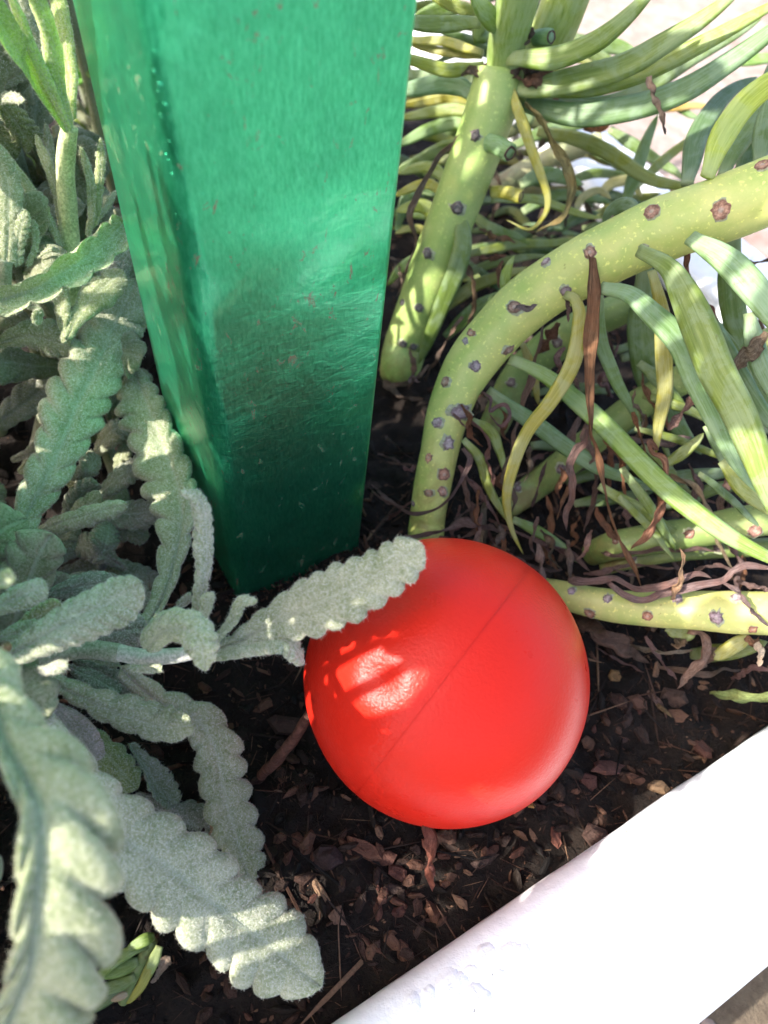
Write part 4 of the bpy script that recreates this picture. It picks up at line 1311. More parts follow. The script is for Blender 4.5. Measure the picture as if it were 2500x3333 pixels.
B_L = [
    ([(1838, 955, 214), (1868, 975, 210), (1885, 1049, 209), (1868, 1184, 211), (1792, 1311, 214), (1725, 1401, 218), (1670, 1523, 222), (1645, 1614, 226), (1661, 1700, 232), (1702, 1800, 238)], [24, 28, 30, 29, 26, 24, 24, 22, 18, 14], YE * .78, 15),
    ([(2080, 815, 196), (2171, 870, 190), (2226, 953, 188), (2285, 1080, 188), (2334, 1206, 188), (2385, 1315, 188), (2440, 1450, 188), (2510, 1620, 188), (2580, 1780, 190)], [36, 44, 52, 58, 62, 62, 60, 52, 40], GR * 1.1, -12),
    ([(1962, 932, 207), (2045, 955, 201), (2117, 1025, 199), (2207, 1116, 198), (2266, 1243, 198), (2325, 1360, 198), (2400, 1500, 198), (2470, 1600, 200)], [36, 40, 42, 46, 48, 46, 40, 30], BG, 25),
    ([(2250, 775, 193), (2352, 838, 186), (2430, 917, 183), (2510, 1010, 182), (2600, 1130, 182), (2680, 1260, 184)], [42, 46, 52, 52, 48, 40], BG * 1.02, 20),
    ([(1655, 1172, 232), (1788, 1226, 228), (1905, 1320, 224), (2062, 1478, 217), (2219, 1637, 210), (2360, 1746, 205), (2510, 1825, 202), (2650, 1890, 200)], [30, 33, 34, 36, 40, 42, 38, 30], GR * 1.05, 10),
    ([(1590, 1272, 240), (1709, 1360, 240), (1827, 1449, 240), (1944, 1519, 240), (2100, 1572, 240)], 30, BG * .75, -15),
    ([(1956, 960, 216), (1952, 1090, 222), (1991, 1213, 228), (2046, 1315, 234), (2092, 1392, 240)], [20, 25, 25, 23, 20], DG * 1.7, 20),
    ([(2120, 880, 206), (2146, 978, 208), (2164, 1096, 211), (2164, 1253, 215), (2142, 1370, 219), (2134, 1480, 222)], [24, 26, 29, 30, 30, 28], YE * .72, 10),
    ([(2095, 870, 232), (2090, 1050, 240), (2120, 1220, 246), (2190, 1370, 250), (2280, 1480, 254)], [40, 48, 52, 46, 38], DG * 1.4, 0),
    ([(2385, 740, 216), (2378, 940, 224), (2414, 1098, 230), (2464, 1243, 236), (2520, 1370, 240)], [42, 42, 38, 30, 24], DG * 1.6, 0),
    ([(1508, 1430, 233), (1557, 1490, 233), (1584, 1568, 236), (1621, 1641, 238), (1660, 1705, 240)], 17, YG * .9, 0),
    ([(1539, 1370, 236), (1594, 1400, 238), (1625, 1464, 240), (1645, 1545, 242)], 17, YG * .85, 0),
    ([(1670, 1690, 240), (1747, 1728, 240), (1838, 1790, 240), (1890, 1835, 240)], 19, GR * .8, 0),
    ([(2298, 575, 197), (2345, 460, 196), (2406, 362, 194), (2500, 280, 190), (2620, 200, 186), (2700, 160, 184)], [38, 44, 46, 46, 42, 34], g(.40, .42, .09), -20),
    ([(2240, 600, 225), (2262, 470, 235), (2316, 362, 240), (2388, 289, 244), (2470, 250, 248)], [34, 36, 36, 32, 26], BG * .55, 10),
    ([(2352, 575, 215), (2424, 434, 222), (2500, 330, 228), (2580, 240, 230)], [30, 34, 32, 28], GR * .8, 15),
    ([(2400, 620, 225), (2460, 420, 232), (2510, 260, 236), (2560, 100, 240)], [34, 38, 38, 32], DG * 1.3, 0),
    ([(2470, 540, 212), (2490, 400, 214), (2530, 250, 216)], [30, 32, 28], DG * 1.6, 0),
    ([(1640, 952, 232), (1648, 890, 230), (1674, 832, 228)], [16, 19, 12], YG * 1.05, 0),
    ([(1700, 1120, 250), (1735, 1210, 252), (1752, 1320, 254)], 16, YE * .7, 0),
    ([(2440, 1020, 205), (2470, 1180, 205), (2540, 1330, 206)], [30, 34, 28], BG * .9, 0),
    ([(2300, 1000, 214), (2380, 1180, 214), (2470, 1330, 214), (2580, 1450, 214)], [26, 36, 38, 32], BG * .75, -20),
    ([(2085, 690, 214), (2040, 668, 218), (1990, 690, 222), (1960, 740, 226)], [20, 26, 26, 20], BG * .7, 0),
    ([(2350, 1500, 220), (2420, 1590, 218), (2520, 1680, 216)], [24, 30, 28], YG, 0),
    ([(2070, 1590, 250), (2200, 1560, 248), (2320, 1545, 246), (2420, 1520, 244)], 26, BG * .6, 0),
    ([(1870, 1640, 262), (2000, 1622, 262), (2130, 1600, 260)], 20, GR * .6, 0),
    ([(2170, 1510, 236), (2230, 1470, 234), (2290, 1410, 232)], 20, YG * .95, 0),
    ([(2150, 1650, 250), (2230, 1630, 248), (2330, 1590, 246), (2460, 1580, 244)], 24, GR * .55, 0),
]
for pts, hw, col, rl in B_L:
    leaf_s(cb, pts, hw, col, roll=rl)
B_D = [
    ([(1920, 815, 213), (1935, 850, 208), (1936, 950, 206), (1930, 1057, 206), (1917, 1213, 207), (1909, 1386, 209), (1932, 1449, 211), (1968, 1566, 214), (2015, 1754, 219), (2062, 1864, 223), (2112, 1955, 225)], [14, 17, 21, 18, 19, 13, 12, 14, 14, 18, 11], BR_, dict(twist=.75, crump=.28)),
    ([(1911, 1400, 209), (1900, 1440, 212), (1852, 1511, 216), (1860, 1605, 220), (1843, 1684, 224), (1850, 1732, 228)], [14, 14, 15, 11, 13, 6], g(.20, .13, .11), dict(twist=.8, crump=.2)),
    ([(2134, 1465, 222), (2112, 1440, 219), (2125, 1480, 217), (2150, 1500, 216), (2164, 1550, 215), (2150, 1629, 216), (2125, 1707, 220), (2085, 1755, 224), (2050, 1790, 228)], [14, 16, 18, 20, 22, 28, 20, 12, 8], g(.27, .16, .095), dict(twist=.5, crump=.2)),
    ([(2240, 815, 205), (2247, 910, 206), (2291, 989, 208), (2327, 1062, 210), (2345, 1160, 214)], [17, 16, 15, 13, 15], g(.20, .105, .075), dict(twist=.5)),
    ([(1565, 1280, 236), (1594, 1297, 232), (1590, 1340, 230), (1640, 1318, 232), (1656, 1350, 232), (1630, 1385, 232), (1590, 1350, 231)], 10, PB_, dict(twist=.6)),
    ([(1770, 1060, 238), (1743, 1175, 240), (1716, 1275, 241), (1684, 1379, 242), (1666, 1478, 243), (1645, 1540, 244)], [10, 14, 14, 13, 13, 9], PB_, dict(twist=.5)),
    ([(1525, 1362, 232), (1575, 1405, 231), (1598, 1455, 232), (1582, 1505, 233), (1605, 1559, 235), (1594, 1610, 238)], 11, g(.20, .12, .10), dict(twist=.8)),
    ([(1495, 1510, 233), (1544, 1577, 236), (1589, 1641, 238), (1628, 1708, 240)], [11, 13, 13, 10], g(.22, .14, .14), dict(twist=.5)),
    ([(1503, 1460, 232), (1530, 1492, 229), (1517, 1546, 229), (1476, 1605, 231), (1422, 1650, 233), (1340, 1672, 236), (1250, 1627, 240), (1200, 1590, 244)], 8, PB_ * .9, dict(twist=.8)),
    ([(1318, 1742, 240), (1431, 1728, 238), (1521, 1704, 238), (1650, 1740, 240)], [8, 11, 11, 9], PB_ * .9, dict(twist=.9)),
    ([(1820, 1050, 244), (1780, 1120, 246), (1750, 1150, 248)], 18, g(.17, .09, .055), dict(twist=.5, crump=.4)),
    ([(1845, 965, 215), (1850, 1010, 213), (1850, 1050, 213)], 8, PB_, dict(twist=.6)),
    ([(1874, 1230, 226), (1900, 1320, 225), (1920, 1400, 224), (1925, 1470, 226)], 11, PB_ * .9, dict(twist=.6)),
    ([(1475, 1345, 226), (1520, 1395, 230)], 4, PB_, dict(twist=.3)),
    ([(1365, 1243, 236), (1340, 1230, 233), (1330, 1250, 232)], 10, PB_, dict(twist=.6)),
    ([(1680, 1000, 217), (1720, 1003, 214), (1750, 992, 213)], 11, g(.22, .18, .19), dict(twist=.4, crump=.3)),
    ([(1352, 1520, 236), (1325, 1528, 233), (1310, 1520, 232)], 8, PB_, dict(twist=.3)),
    ([(2500, 1080, 200), (2440, 1150, 204), (2380, 1200, 208), (2330, 1240, 211)], [20, 26, 20, 24], g(.20, .16, .12), dict(twist=.6)),
    ([(2267, 1290, 222), (2220, 1350, 222), (2170, 1400, 222)], 15, g(.19, .125, .11), dict(twist=.5)),
    ([(2180, 1545, 232), (2260, 1590, 228), (2310, 1650, 226), (2350, 1720, 226), (2345, 1760, 227), (2370, 1830, 230), (2385, 1850, 231)], [13, 17, 14, 11, 11, 12, 8], g(.24, .20, .13), dict(twist=.6)),
    ([(2380, 1520, 236), (2360, 1600, 236), (2350, 1680, 238), (2370, 1730, 240)], [10, 15, 14, 14], PB_, dict(twist=.5)),
    ([(2440, 1610, 234), (2420, 1670, 234), (2380, 1690, 236), (2360, 1730, 238)], 10, PB_, dict(twist=.9)),
    ([(1970, 1000, 270), (2030, 1040, 268), (2070, 1085, 268)], 12, g(.2, .14, .11), dict(twist=.6)),
    ([(1990, 1070, 270), (2010, 1110, 268), (1990, 1160, 270), (1980, 1080, 272)], 11, PB_, dict(twist=.6)),
    ([(1500, 1030, 268), (1460, 1100, 272), (1410, 1190, 280), (1380, 1240, 290)], 8, GB_, dict(twist=.5)),
    ([(2450, 580, 226), (2420, 600, 224), (2390, 640, 222)], 16, g(.13, .10, .07), dict(twist=.6)),
    ([(2430, 860, 232), (2480, 850, 230), (2530, 830, 230)], 11, g(.13, .09, .06), dict(twist=.5)),
    ([(2030, 1430, 246), (2120, 1438, 244), (2250, 1425, 242)], 14, g(.22, .16, .15), dict(twist=.5)),
    ([(1950, 1470, 250), (1935, 1600, 252), (1905, 1740, 252)], 11, PB_ * .8, dict(twist=.5)),
    ([(1600, 1690, 242), (1720, 1750, 240), (1850, 1800, 238), (1930, 1860, 236)], 10, PB_ * .8, dict(twist=.7)),
]
for pts, hw, col, kw in B_D:
    dried(cb, pts, hw, col, **kw)

# the shoot lying along the soil at the right, and more stems behind it
cc = Thing('lying_succulent', W(1900, 1957, 999), 'pale thick succulent stem lying on the soil right of the ball', 'plant', 'succulent shoots in the planter')
V, F, uv = tube([(1740, 1915, 999), (1820, 1935, 236), (1920, 1960, 230), (2022, 1975, 226), (2144, 1984, 222), (2307, 1990, 217), (2500, 1996, 213), (2700, 2000, 210)], [40, 46, 50, 54, 58, 66, 72, 74], 22, n=90, rough=.03)
cc.part('stem', V, F, MAT['stem'], uv, g(.44, .44, .15))
bvC = BVHTree.FromPolygons([Vector(v) for v in V], F)
for px, py, r, kd in [(1977, 1949, 17, 0), (2107, 2006, 22, 1), (2331, 2010, 21, 0), (2398, 1945, 20, 0), (2203, 1949, 18, 0), (1920, 1998, 20, 1), (2450, 2050, 18, 1), (1860, 1925, 14, 0)]:
    scar(cc, bvC, px, py, r, g(.30, .15, .09) if kd else g(.27, .21, .22), 'flat' if kd else 'dome')
for pts, hw, col, kw in [
        ([(1860, 1900, 228), (1900, 1892, 224), (1981, 1884, 220), (2063, 1917, 216), (2144, 1917, 213), (2205, 1884, 212), (2266, 1868, 212), (2327, 1892, 212)], 15, PB_ * 1.1, dict(twist=.5)),
        ([(1973, 1896, 221), (2022, 1941, 217), (2095, 1949, 215), (2185, 1929, 213), (2266, 1908, 211), (2347, 1892, 210), (2388, 1860, 209), (2441, 1839, 208), (2520, 1852, 208)], [13, 13, 12, 12, 15, 14, 15, 17, 16], g(.22, .165, .15), dict(twist=.5)),
        ([(2347, 1892, 210), (2396, 1925, 208), (2441, 1982, 206), (2510, 2045, 205)], [10, 10, 12, 8], g(.19, .15, .14), dict(twist=.6)),
        ([(2190, 1950, 212), (2197, 1915, 210), (2217, 1860, 207), (2229, 1815, 205), (2211, 1782, 204)], [12, 12, 12, 10, 4], TAN, dict(twist=.4)),
        ([(2240, 2055, 222), (2270, 2062, 219), (2290, 2092, 218), (2282, 2153, 219), (2246, 2193, 221), (2205, 2240, 224)], [16, 18, 20, 17, 18, 10], g(.22, .15, .12), dict(twist=.5)),
        ([(2230, 2090, 222), (2200, 2100, 221), (2215, 2080, 223)], 18, g(.20, .14, .10), dict(twist=.6)),
        ([(2050, 2100, 999), (2144, 2124, 224), (2266, 2116, 222)], [5, 9, 9], g(.20, .19, .14), dict(twist=.4)),
        ([(2103, 2071, 226), (2144, 2144, 226), (2205, 2215, 227)], 9, PB_, dict(twist=.4)),
        ([(2330, 2110, 220), (2300, 2150, 222), (2270, 2180, 224)], 16, g(.20, .15, .12), dict(twist=.6)),
        ([(2430, 2070, 212), (2470, 2100, 213), (2480, 2140, 214)], 17, g(.25, .15, .10), dict(twist=.6)),
        ([(2465, 2090, 211), (2475, 2130, 211), (2470, 2170, 212)], 12, g(.55, .48, .38), dict(twist=.3)),
        ([(1900, 1870, 236), (1990, 1860, 234), (2100, 1880, 232)], 9, PB_ * .8, dict(twist=.6)),
        ([(2260, 1860, 228), (2340, 1840, 226), (2400, 1870, 224)], 10, PB_ * .8, dict(twist=.6)),
        ([(2400, 1890, 216), (2450, 1910, 214), (2520, 1930, 212)], 12, PB_, dict(twist=.5)),
        ([(1950, 1790, 246), (2010, 1810, 240), (2100, 1795, 236), (2230, 1790, 234), (2350, 1790, 232)], 8, PB_ * .8, dict(twist=.6))]:
    dried(cc, pts, hw, col, **kw)
for pts, hw, col in [([(2440, 2070, 216), (2370, 2115, 218), (2320, 2145, 220)], 24, YE * .55), ([(2170, 2040, 224), (2220, 2065, 223), (2265, 2060, 222)], 24, YG * .7), ([(2250, 2130, 999), (2380, 2120, 226), (2500, 2090, 222)], 28, YG * .5)]:
    leaf_s(cc, pts, hw, col, pointed=False)

cd = Thing('shaded_succulent', W(1960, 1790, 999), 'green succulent stem half hidden in shade under hanging dried leaves', 'plant', 'succulent shoots in the planter')
V, F, uv = tube([(1930, 1800, 999), (1990, 1778, 246), (2103, 1758, 242), (2266, 1732, 237), (2429, 1700, 232), (2620, 1670, 228)], [40, 46, 50, 52, 54, 56], 20, n=70)
cd.part('stem', V, F, MAT['stem'], uv, g(.20, .26, .085))
bvD = BVHTree.FromPolygons([Vector(v) for v in V], F)
for px, py, r, kd in [(2244, 1738, 18, 0), (2457, 1728, 26, 1), (2003, 1762, 13, 0)]:
    scar(cd, bvD, px, py, r, g(.22, .12, .08), 'flat' if kd else 'dome')
for pts, rad, col in [([(1960, 1850, 999), (2100, 1815, 247), (2300, 1790, 244), (2520, 1780, 240)], [24, 28, 30, 30], g(.14, .18, .06)),
                      ([(1640, 1660, 999), (1730, 1590, 268), (1830, 1515, 262), (1984, 1390, 255), (2117, 1292, 248), (2260, 1215, 240), (2420, 1150, 234)], [40, 46, 48, 50, 50, 50, 48], g(.21, .27, .085)),
                      ([(1600, 1400, 999), (1680, 1240, 280), (1792, 1130, 272), (1900, 1060, 264), (2060, 990, 256)], [46, 56, 60, 56, 50], g(.18, .25, .08)),
                      ([(2200, 1250, 250), (2350, 1180, 244), (2520, 1110, 238)], [46, 48, 48], g(.22, .28, .09))]:
    V, F, uv = tube(pts, rad, 16, n=50)
    cd.part('stem', V, F, MAT['stem'], uv, col)
    bvX = BVHTree.FromPolygons([Vector(v) for v in V], F)
    for _ in range(4):
        q = pts[1 + rng.integers(len(pts) - 2)]
        scar(cd, bvX, q[0] + rng.uniform(-50, 50), q[1] + rng.uniform(-30, 30), 16, g(.17, .12, .12), 'dome')

# a looser shoot behind with many long thin leaves in front of the bright paving
ce = Thing('spreading_succulent', W(1850, 700, 999), 'tangled thin succulent leaves spreading behind the arched stem against the bright paving', 'plant', 'succulent shoots in the planter')
E_L = [
    ([(1500, 830, 300), (1670, 800, 305), (1874, 784, 310), (1960, 770, 312)], 16, YG * .9),
    ([(2031, 670, 292), (2070, 560, 288), (2100, 470, 285), (2142, 372, 282)], 24, GR * .85),
    ([(1984, 423, 330), (2086, 486, 328), (2180, 549, 326), (2230, 590, 324)], 20, DG * 1.5),
    ([(2070, 610, 300), (2164, 517, 300), (2258, 447, 300), (2310, 400, 300)], 17, YG * .85),
    ([(1850, 588, 318), (1952, 564, 318), (2070, 575, 318)], 17, GR * .7),
    ([(1660, 480, 318), (1800, 420, 318), (1960, 395, 318), (2040, 390, 320)], 20, DG * 1.5),
    ([(2010, 385, 322), (1900, 330, 320), (1800, 310, 320)], 18, YG * .8),
    ([(2150, 360, 316), (2250, 345, 314), (2330, 350, 312)], 12, g(.42, .26, .06)),
    ([(2170, 330, 318), (2240, 370, 316), (2280, 390, 315)], 12, DG * 1.7),
    ([(1830, 120, 300), (1960, 190, 300), (2080, 260, 300), (2180, 300, 302)], 22, GR * .75),
    ([(1880, 170, 310), (1990, 150, 308), (2090, 185, 306)], 26, DG * 1.6),
    ([(2380, 205, 300), (2450, 195, 298), (2560, 190, 296)], 20, DG * 1.9),
    ([(1840, 420, 335), (1950, 500, 332), (2050, 560, 330), (2150, 600, 328)], 18, GR * .7),
    ([(1950, 640, 320), (1990, 600, 318), (2050, 590, 316), (2090, 640, 316)], 20, g(.33, .30, .12)),
    ([(1480, 905, 296), (1600, 860, 296), (1700, 840, 296), (1790, 830, 298)], 15, YG * .7),
    ([(1560, 880, 290), (1620, 930, 288), (1700, 960, 286)], 16, DG),
    ([(1430, 1020, 292), (1530, 940, 288), (1640, 895, 284), (1730, 870, 282)], 22, YG * .8),
    ([(1450, 1100, 290), (1550, 1000, 286), (1640, 950, 284)], 24, GR * .65),
    ([(1530, 690, 300), (1600, 745, 296), (1680, 770, 294), (1725, 795, 292)], 18, GR * .8),
    ([(1690, 600, 305), (1780, 570, 305), (1900, 600, 305)], 26, DG * 1.4),
    ([(1700, 690, 310), (1800, 640, 310), (1900, 640, 310), (1990, 660, 310)], 20, DG * 1.5),
    ([(1620, 820, 320), (1700, 760, 320), (1800, 740, 320)], 22, DG),
    ([(1740, 780, 330), (1850, 720, 330), (1950, 690, 330)], 26, DG * 1.1),
    ([(1800, 520, 335), (1850, 430, 335), (1880, 330, 335)], 14, DG * 1.4),
    ([(1870, 690, 300), (1900, 640, 298), (1950, 620, 296), (1990, 650, 294)], 14, g(.36, .33, .16)),
]
for pts, hw, col in E_L:
    leaf_s(ce, pts, hw, col, roll=rng.uniform(-30, 30))
V, F, uv = tube([(1600, 620, 325), (1740, 540, 322), (1840, 495, 318), (1960, 455, 314)], [34, 32, 30, 26], 14)
ce.part('stem', V, F, MAT['stem'], uv, g(.30, .29, .17))
for pts, hw, col in [([(1880, 640, 300), (1850, 690, 298), (1840, 740, 298)], 11, GB_), ([(1830, 690, 296), (1790, 720, 294), (1740, 745, 292)], 14, GB_ * .8), ([(2010, 690, 226), (1990, 720, 224), (1975, 760, 224), (2000, 690, 222)], 14, g(.30, .26, .28)),
                     ([(2010, 680, 226), (2040, 700, 224), (2035, 740, 224)], 11, g(.14, .11, .09)), ([(2235, 590, 300), (2200, 600, 302), (2190, 640, 300)], 16, g(.42, .38, .2)), ([(1700, 740, 290), (1760, 760, 288), (1830, 760, 288)], 10, GB_)]:
    dried(ce, pts, hw, col)
# background fill: leaf after leaf deeper in the clump
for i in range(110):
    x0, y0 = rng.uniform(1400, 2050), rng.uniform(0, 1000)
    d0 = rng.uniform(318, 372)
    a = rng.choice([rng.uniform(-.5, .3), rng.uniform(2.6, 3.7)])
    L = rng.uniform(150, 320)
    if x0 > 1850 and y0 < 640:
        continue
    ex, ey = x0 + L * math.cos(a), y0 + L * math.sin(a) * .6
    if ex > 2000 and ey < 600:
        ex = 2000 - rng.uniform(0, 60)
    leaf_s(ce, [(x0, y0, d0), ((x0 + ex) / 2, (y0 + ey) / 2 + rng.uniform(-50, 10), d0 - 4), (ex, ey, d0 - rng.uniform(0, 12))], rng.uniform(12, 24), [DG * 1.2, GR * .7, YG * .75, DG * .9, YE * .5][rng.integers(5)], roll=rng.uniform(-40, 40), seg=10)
for i in range(16):
    x0, y0 = rng.uniform(1400, 1900), rng.uniform(250, 1100)
    d0 = rng.uniform(300, 345)
    dried(ce, [(x0, y0, d0), (x0 + rng.uniform(-40, 40), y0 + 60, d0), (x0 + rng.uniform(-70, 70), y0 + 140, d0 + 4)], rng.uniform(7, 12), GB_ * rng.uniform(.6, 1.1))
for i in range(26):
    x0, y0 = rng.uniform(1700, 2500), rng.uniform(1050, 1750)
    d0 = 999 if i % 2 else rng.uniform(262, 285)
    if i % 3 == 0:
        leaf_s(cd, [(x0, y0, d0), (x0 + 110, y0 - rng.uniform(-20, 50), d0), (x0 + 240, y0 - rng.uniform(-30, 90), d0)], rng.uniform(14, 24), GR * .6, seg=10)
    else:
        dried(cd, [(x0, y0, d0), (x0 + rng.uniform(-60, 60), y0 + 40, d0), (x0 + rng.uniform(-100, 100), y0 + 100, 999)], rng.uniform(7, 12), PB_ * rng.uniform(.6, 1.1))

for i in range(16):
    x0, y0 = rng.uniform(1950, 2350), rng.uniform(950, 1650)
    d0 = rng.uniform(222, 250)
    an = rng.uniform(.3, 1.3)
    L = rng.uniform(220, 420)
    leaf_s(cd, [(x0, y0, d0), (x0 + L * .5 * math.cos(an), y0 + L * .45 * math.sin(an), d0 + rng.uniform(-6, 3)), (x0 + L * math.cos(an), y0 + L * math.sin(an), d0 + rng.uniform(-4, 8))], rng.uniform(14, 26), [GR * .8, BG * .75, YG * .8, DG * 1.3][rng.integers(4)], roll=rng.uniform(-40, 40), seg=10)
for i in range(56):
    x0, y0 = (rng.uniform(1480, 2480), rng.uniform(1000, 1820)) if i < 30 else (rng.uniform(1460, 2100), rng.uniform(1250, 1800))
    d0 = rng.uniform(226, 250)
    L = rng.uniform(90, 230)
    sx = rng.uniform(-60, 90)
    dried(cd, [(x0, y0, d0), (x0 + sx * .3 + rng.uniform(-25, 25), y0 + L * .35, d0), (x0 + sx * .6 + rng.uniform(-25, 25), y0 + L * .7, d0 + 3), (x0 + sx, y0 + L, d0 + 6)], [rng.uniform(7, 9), rng.uniform(9, 14), rng.uniform(7, 12), 5], [PB_, GB_, BR_ * .9, PB_ * 1.2][rng.integers(4)], twist=rng.uniform(.4, .9), crump=.25)

# small green sprig at the lower left
cs = Thing('seedling', W(330, 3190, 999), 'small green succulent seedling with pointed finger leaves under the lowest lavender leaf', 'plant')
for pts, hw, col in [([(480, 3078, 172), (420, 3100, 170), (350, 3150, 170), (292, 3240, 172)], 19, GR), ([(500, 3050, 172), (470, 3060, 170), (410, 3095, 170)], 20, GR * .9), ([(450, 3130, 172), (390, 3155, 171), (325, 3178, 170), (320, 3180, 170)], 24, GR),
                     ([(500, 3110, 170), (470, 3190, 168), (430, 3250, 168), (410, 3268, 168)], 17, YE * .8), ([(520, 3080, 171), (490, 3150, 169), (455, 3215, 168)], 20, YG), ([(440, 3180, 172), (385, 3205, 172), (290, 3238, 172)], 22, GR * .8), ([(400, 3210, 174), (340, 3260, 174), (290, 3300, 174)], 20, GR * .6), ([(415, 3235, 172), (370, 3255, 171), (365, 3262, 171)], 12, TAN)]:
    leaf_s(cs, pts, hw, col)
V, F, uv = tube([(500, 3060, 173), (470, 3110, 173), (430, 3190, 174), (400, 3260, 999)], [16, 18, 18, 16])
cs.part('stem', V, F, MAT['stem'], uv, g(.18, .22, .08))
dried(cs, [(545, 3110, 171), (520, 3165, 170), (490, 3200, 170)], 14, g(.32, .25, .2), twist=.3)

# ------------------------------------------------------------------ loose things on the soil
def loose_ribbon(name, pts, hw, col, label, cat, group=None, **kw):
    V, F, uv = ribbon(pts, hw, **kw)
    return single(name, V, F, MAT['dry'], label, cat, group, uv, jc(col))


loose_ribbon('fallen_leaf', [(1385, 2660, 176), (1400, 2760, 178), (1402, 2850, 179), (1409, 2905, 180)], [26, 24, 34, 6], g(.19, .075, .055), 'reddish brown pointed fallen leaf lying just below the red ball', 'leaf', twist=.1, crump=.1, flat=.12, fold=.15)
loose_ribbon('curled_leaf', [(705, 2660, 196), (695, 2720, 196), (670, 2780, 197), (650, 2815, 198)], [22, 28, 30, 24], g(.36, .27, .17), 'beige curled dry leaf standing between the two lower lavender leaves', 'leaf', twist=.5, crump=.3)
V, F, uv = tube([(1010, 2320, 196), (960, 2400, 199), (905, 2470, 201), (850, 2525, 999)], [16, 18, 19, 17], 10, rough=.12)
single('twig', V, F, MAT['bark'], 'reddish brown twig leaning on the soil left of the red ball', 'twig', None, uv, g(.11, .048, .035))
V, F, uv = ribbon([(1870, 2010, 999), (1950, 2065, 228), (2030, 2110, 228), (2120, 2160, 999)], [30, 34, 30, 8], twist=.2, crump=.2, flat=.3, fold=.3)
single('bark_splinter', V, F, MAT['bark'], 'long dark brown bark splinter under the lying succulent stem right of the ball', 'bark', None, uv, g(.085, .05, .036))
loose_ribbon('fallen_leaf', [(2310, 2255, 999), (2420, 2268, 224), (2560, 2262, 222)], [8, 19, 19], g(.22, .30, .12), 'pale green fallen succulent leaf lying on the soil at the right edge', 'leaf', twist=.1, crump=.1)
V, F, uv = tube([(-30, 2130, 150), (5, 2118, 147), (24, 2105, 145)], [15, 15, 16], 10)
o_ = lv.part('cut_stalk', V, F, MAT['bark'], uv, g(.30, .19, .10))

# fallen straws and strips around the stems
STRAW = [
    ([(1235, 1200, 999), (1290, 1235, 999), (1360, 1225, 999)], 10), ([(1260, 1260, 999), (1330, 1240, 285), (1400, 1190, 285)], 9), ([(1330, 1130, 288), (1350, 1200, 286), (1330, 1270, 999)], 9), ([(1250, 1240, 999), (1300, 1290, 999), (1380, 1300, 999)], 11),
    ([(1230, 1480, 999), (1290, 1500, 999), (1350, 1540, 999)], 5), ([(1240, 1420, 999), (1300, 1450, 256), (1340, 1500, 999)], 4), ([(1600, 1780, 999), (1700, 1830, 236), (1830, 1860, 999)], 8),
    ([(1560, 1790, 240), (1660, 1810, 238), (1760, 1860, 238)], 7), ([(1250, 1700, 999), (1330, 1640, 246), (1400, 1610, 244)], 6), ([(1210, 1580, 250), (1280, 1640, 248), (1370, 1665, 246)], 7),
    ([(1480, 1690, 244), (1560, 1640, 243), (1610, 1600, 243)], 7), ([(1500, 1750, 242), (1590, 1720, 241), (1680, 1745, 999)], 10), ([(1610, 1700, 240), (1640, 1740, 239), (1600, 1800, 239)], 14),
    ([(1730, 1650, 250), (1760, 1560, 248), (1780, 1500, 248)], 7), ([(1990, 1850, 238), (2080, 1840, 236), (2200, 1850, 235)], 7), ([(2150, 2170, 999), (2280, 2190, 226), (2420, 2180, 999)], 9),
    ([(2380, 2210, 999), (2450, 2180, 222), (2520, 2190, 220)], 10), ([(1940, 2110, 999), (2010, 2150, 999), (2100, 2190, 999)], 6), ([(2110, 2250, 999), (2150, 2300, 999), (2170, 2350, 999)], 10),
    ([(1320, 1840, 999), (1380, 1760, 244), (1460, 1745, 242)], 8), ([(2150, 1640, 252), (2230, 1610, 250), (2330, 1640, 248)], 9), ([(2000, 1660, 256), (2080, 1640, 256), (2150, 1670, 256)], 8),
]
STRAW_AT = ['strip lying across the upright stem foot at the post edge', 'thin strip rising right over the upright stem foot', 'strip hanging down the right of the upright stem foot', 'broad strip on the soil in front of the upright stem foot', 'short pale strip left of the upright stem base behind the post', 'thin strip on dark soil just right of the post', 'long strip running right from the top of the ball', 'wavy strip above the upper right of the ball', 'thin strip crossing left behind the arched stem base', 'thin strip across the front of the arched stem base', 'grey strip rising right from the arched stem base', 'broad strip curving over the top of the ball', 'wide crumpled strip hanging at the arched stem foot', 'upright strip right of the arched stem foot', 'thin strip lying on top of the lying stem', 'dark strip on the soil below the lying stem', 'pale strip under the lying stem at the right edge', 'thin strip on the soil right of the ball', 'broad strip slanting down below the lying stem', 'thin strip touching the very top of the ball', 'thin strip behind the shaded stem at the right', 'thin strip in the dark above the shaded stem']
for (pts, hw), at_ in zip(STRAW, STRAW_AT):
    loose_ribbon('dry_straw', pts, hw, [PB_, GB_, PB_ * .8][rng.integers(3)], 'withered ' + at_, 'dried strip', 'dried strips under the succulents', twist=.7)


# ------------------------------------------------------------------ mulch
def shard(a, b, c, rnd=.28):
    """Angular chip: jittered 10-sided lump, half sizes a,b,c (mm)."""
    k = 6
    th = np.linspace(0, 2 * np.pi, k, endpoint=False) + rng.uniform(-.25, .25, k)
    rows = []
    for h, s in ((-1, .72), (-.2, 1.0), (.45, .92), (1, .6)):
        rr = s * (1 + rng.normal(0, rnd * .5, k))
        rows.append(np.stack([np.cos(th) * a * rr, np.sin(th) * b * rr, h * c + rng.normal(0, c * .22, k)], 1))
    V, F, uv = grid_tube(np.array(rows))
    return V, F


def place(V, p, yaw, tilt, roll):
    R = Matrix.Rotation(yaw, 3, 'Z') @ Matrix.Rotation(tilt, 3, 'Y') @ Matrix.Rotation(roll, 3, 'X')
    return V @ np.array(R).T + p


def soil_at(x, y):
    s, t = x * .8 + y * .6, -x * .6 + y * .8
    return float(soil_z(np.array([s]), np.array([t]))[0])


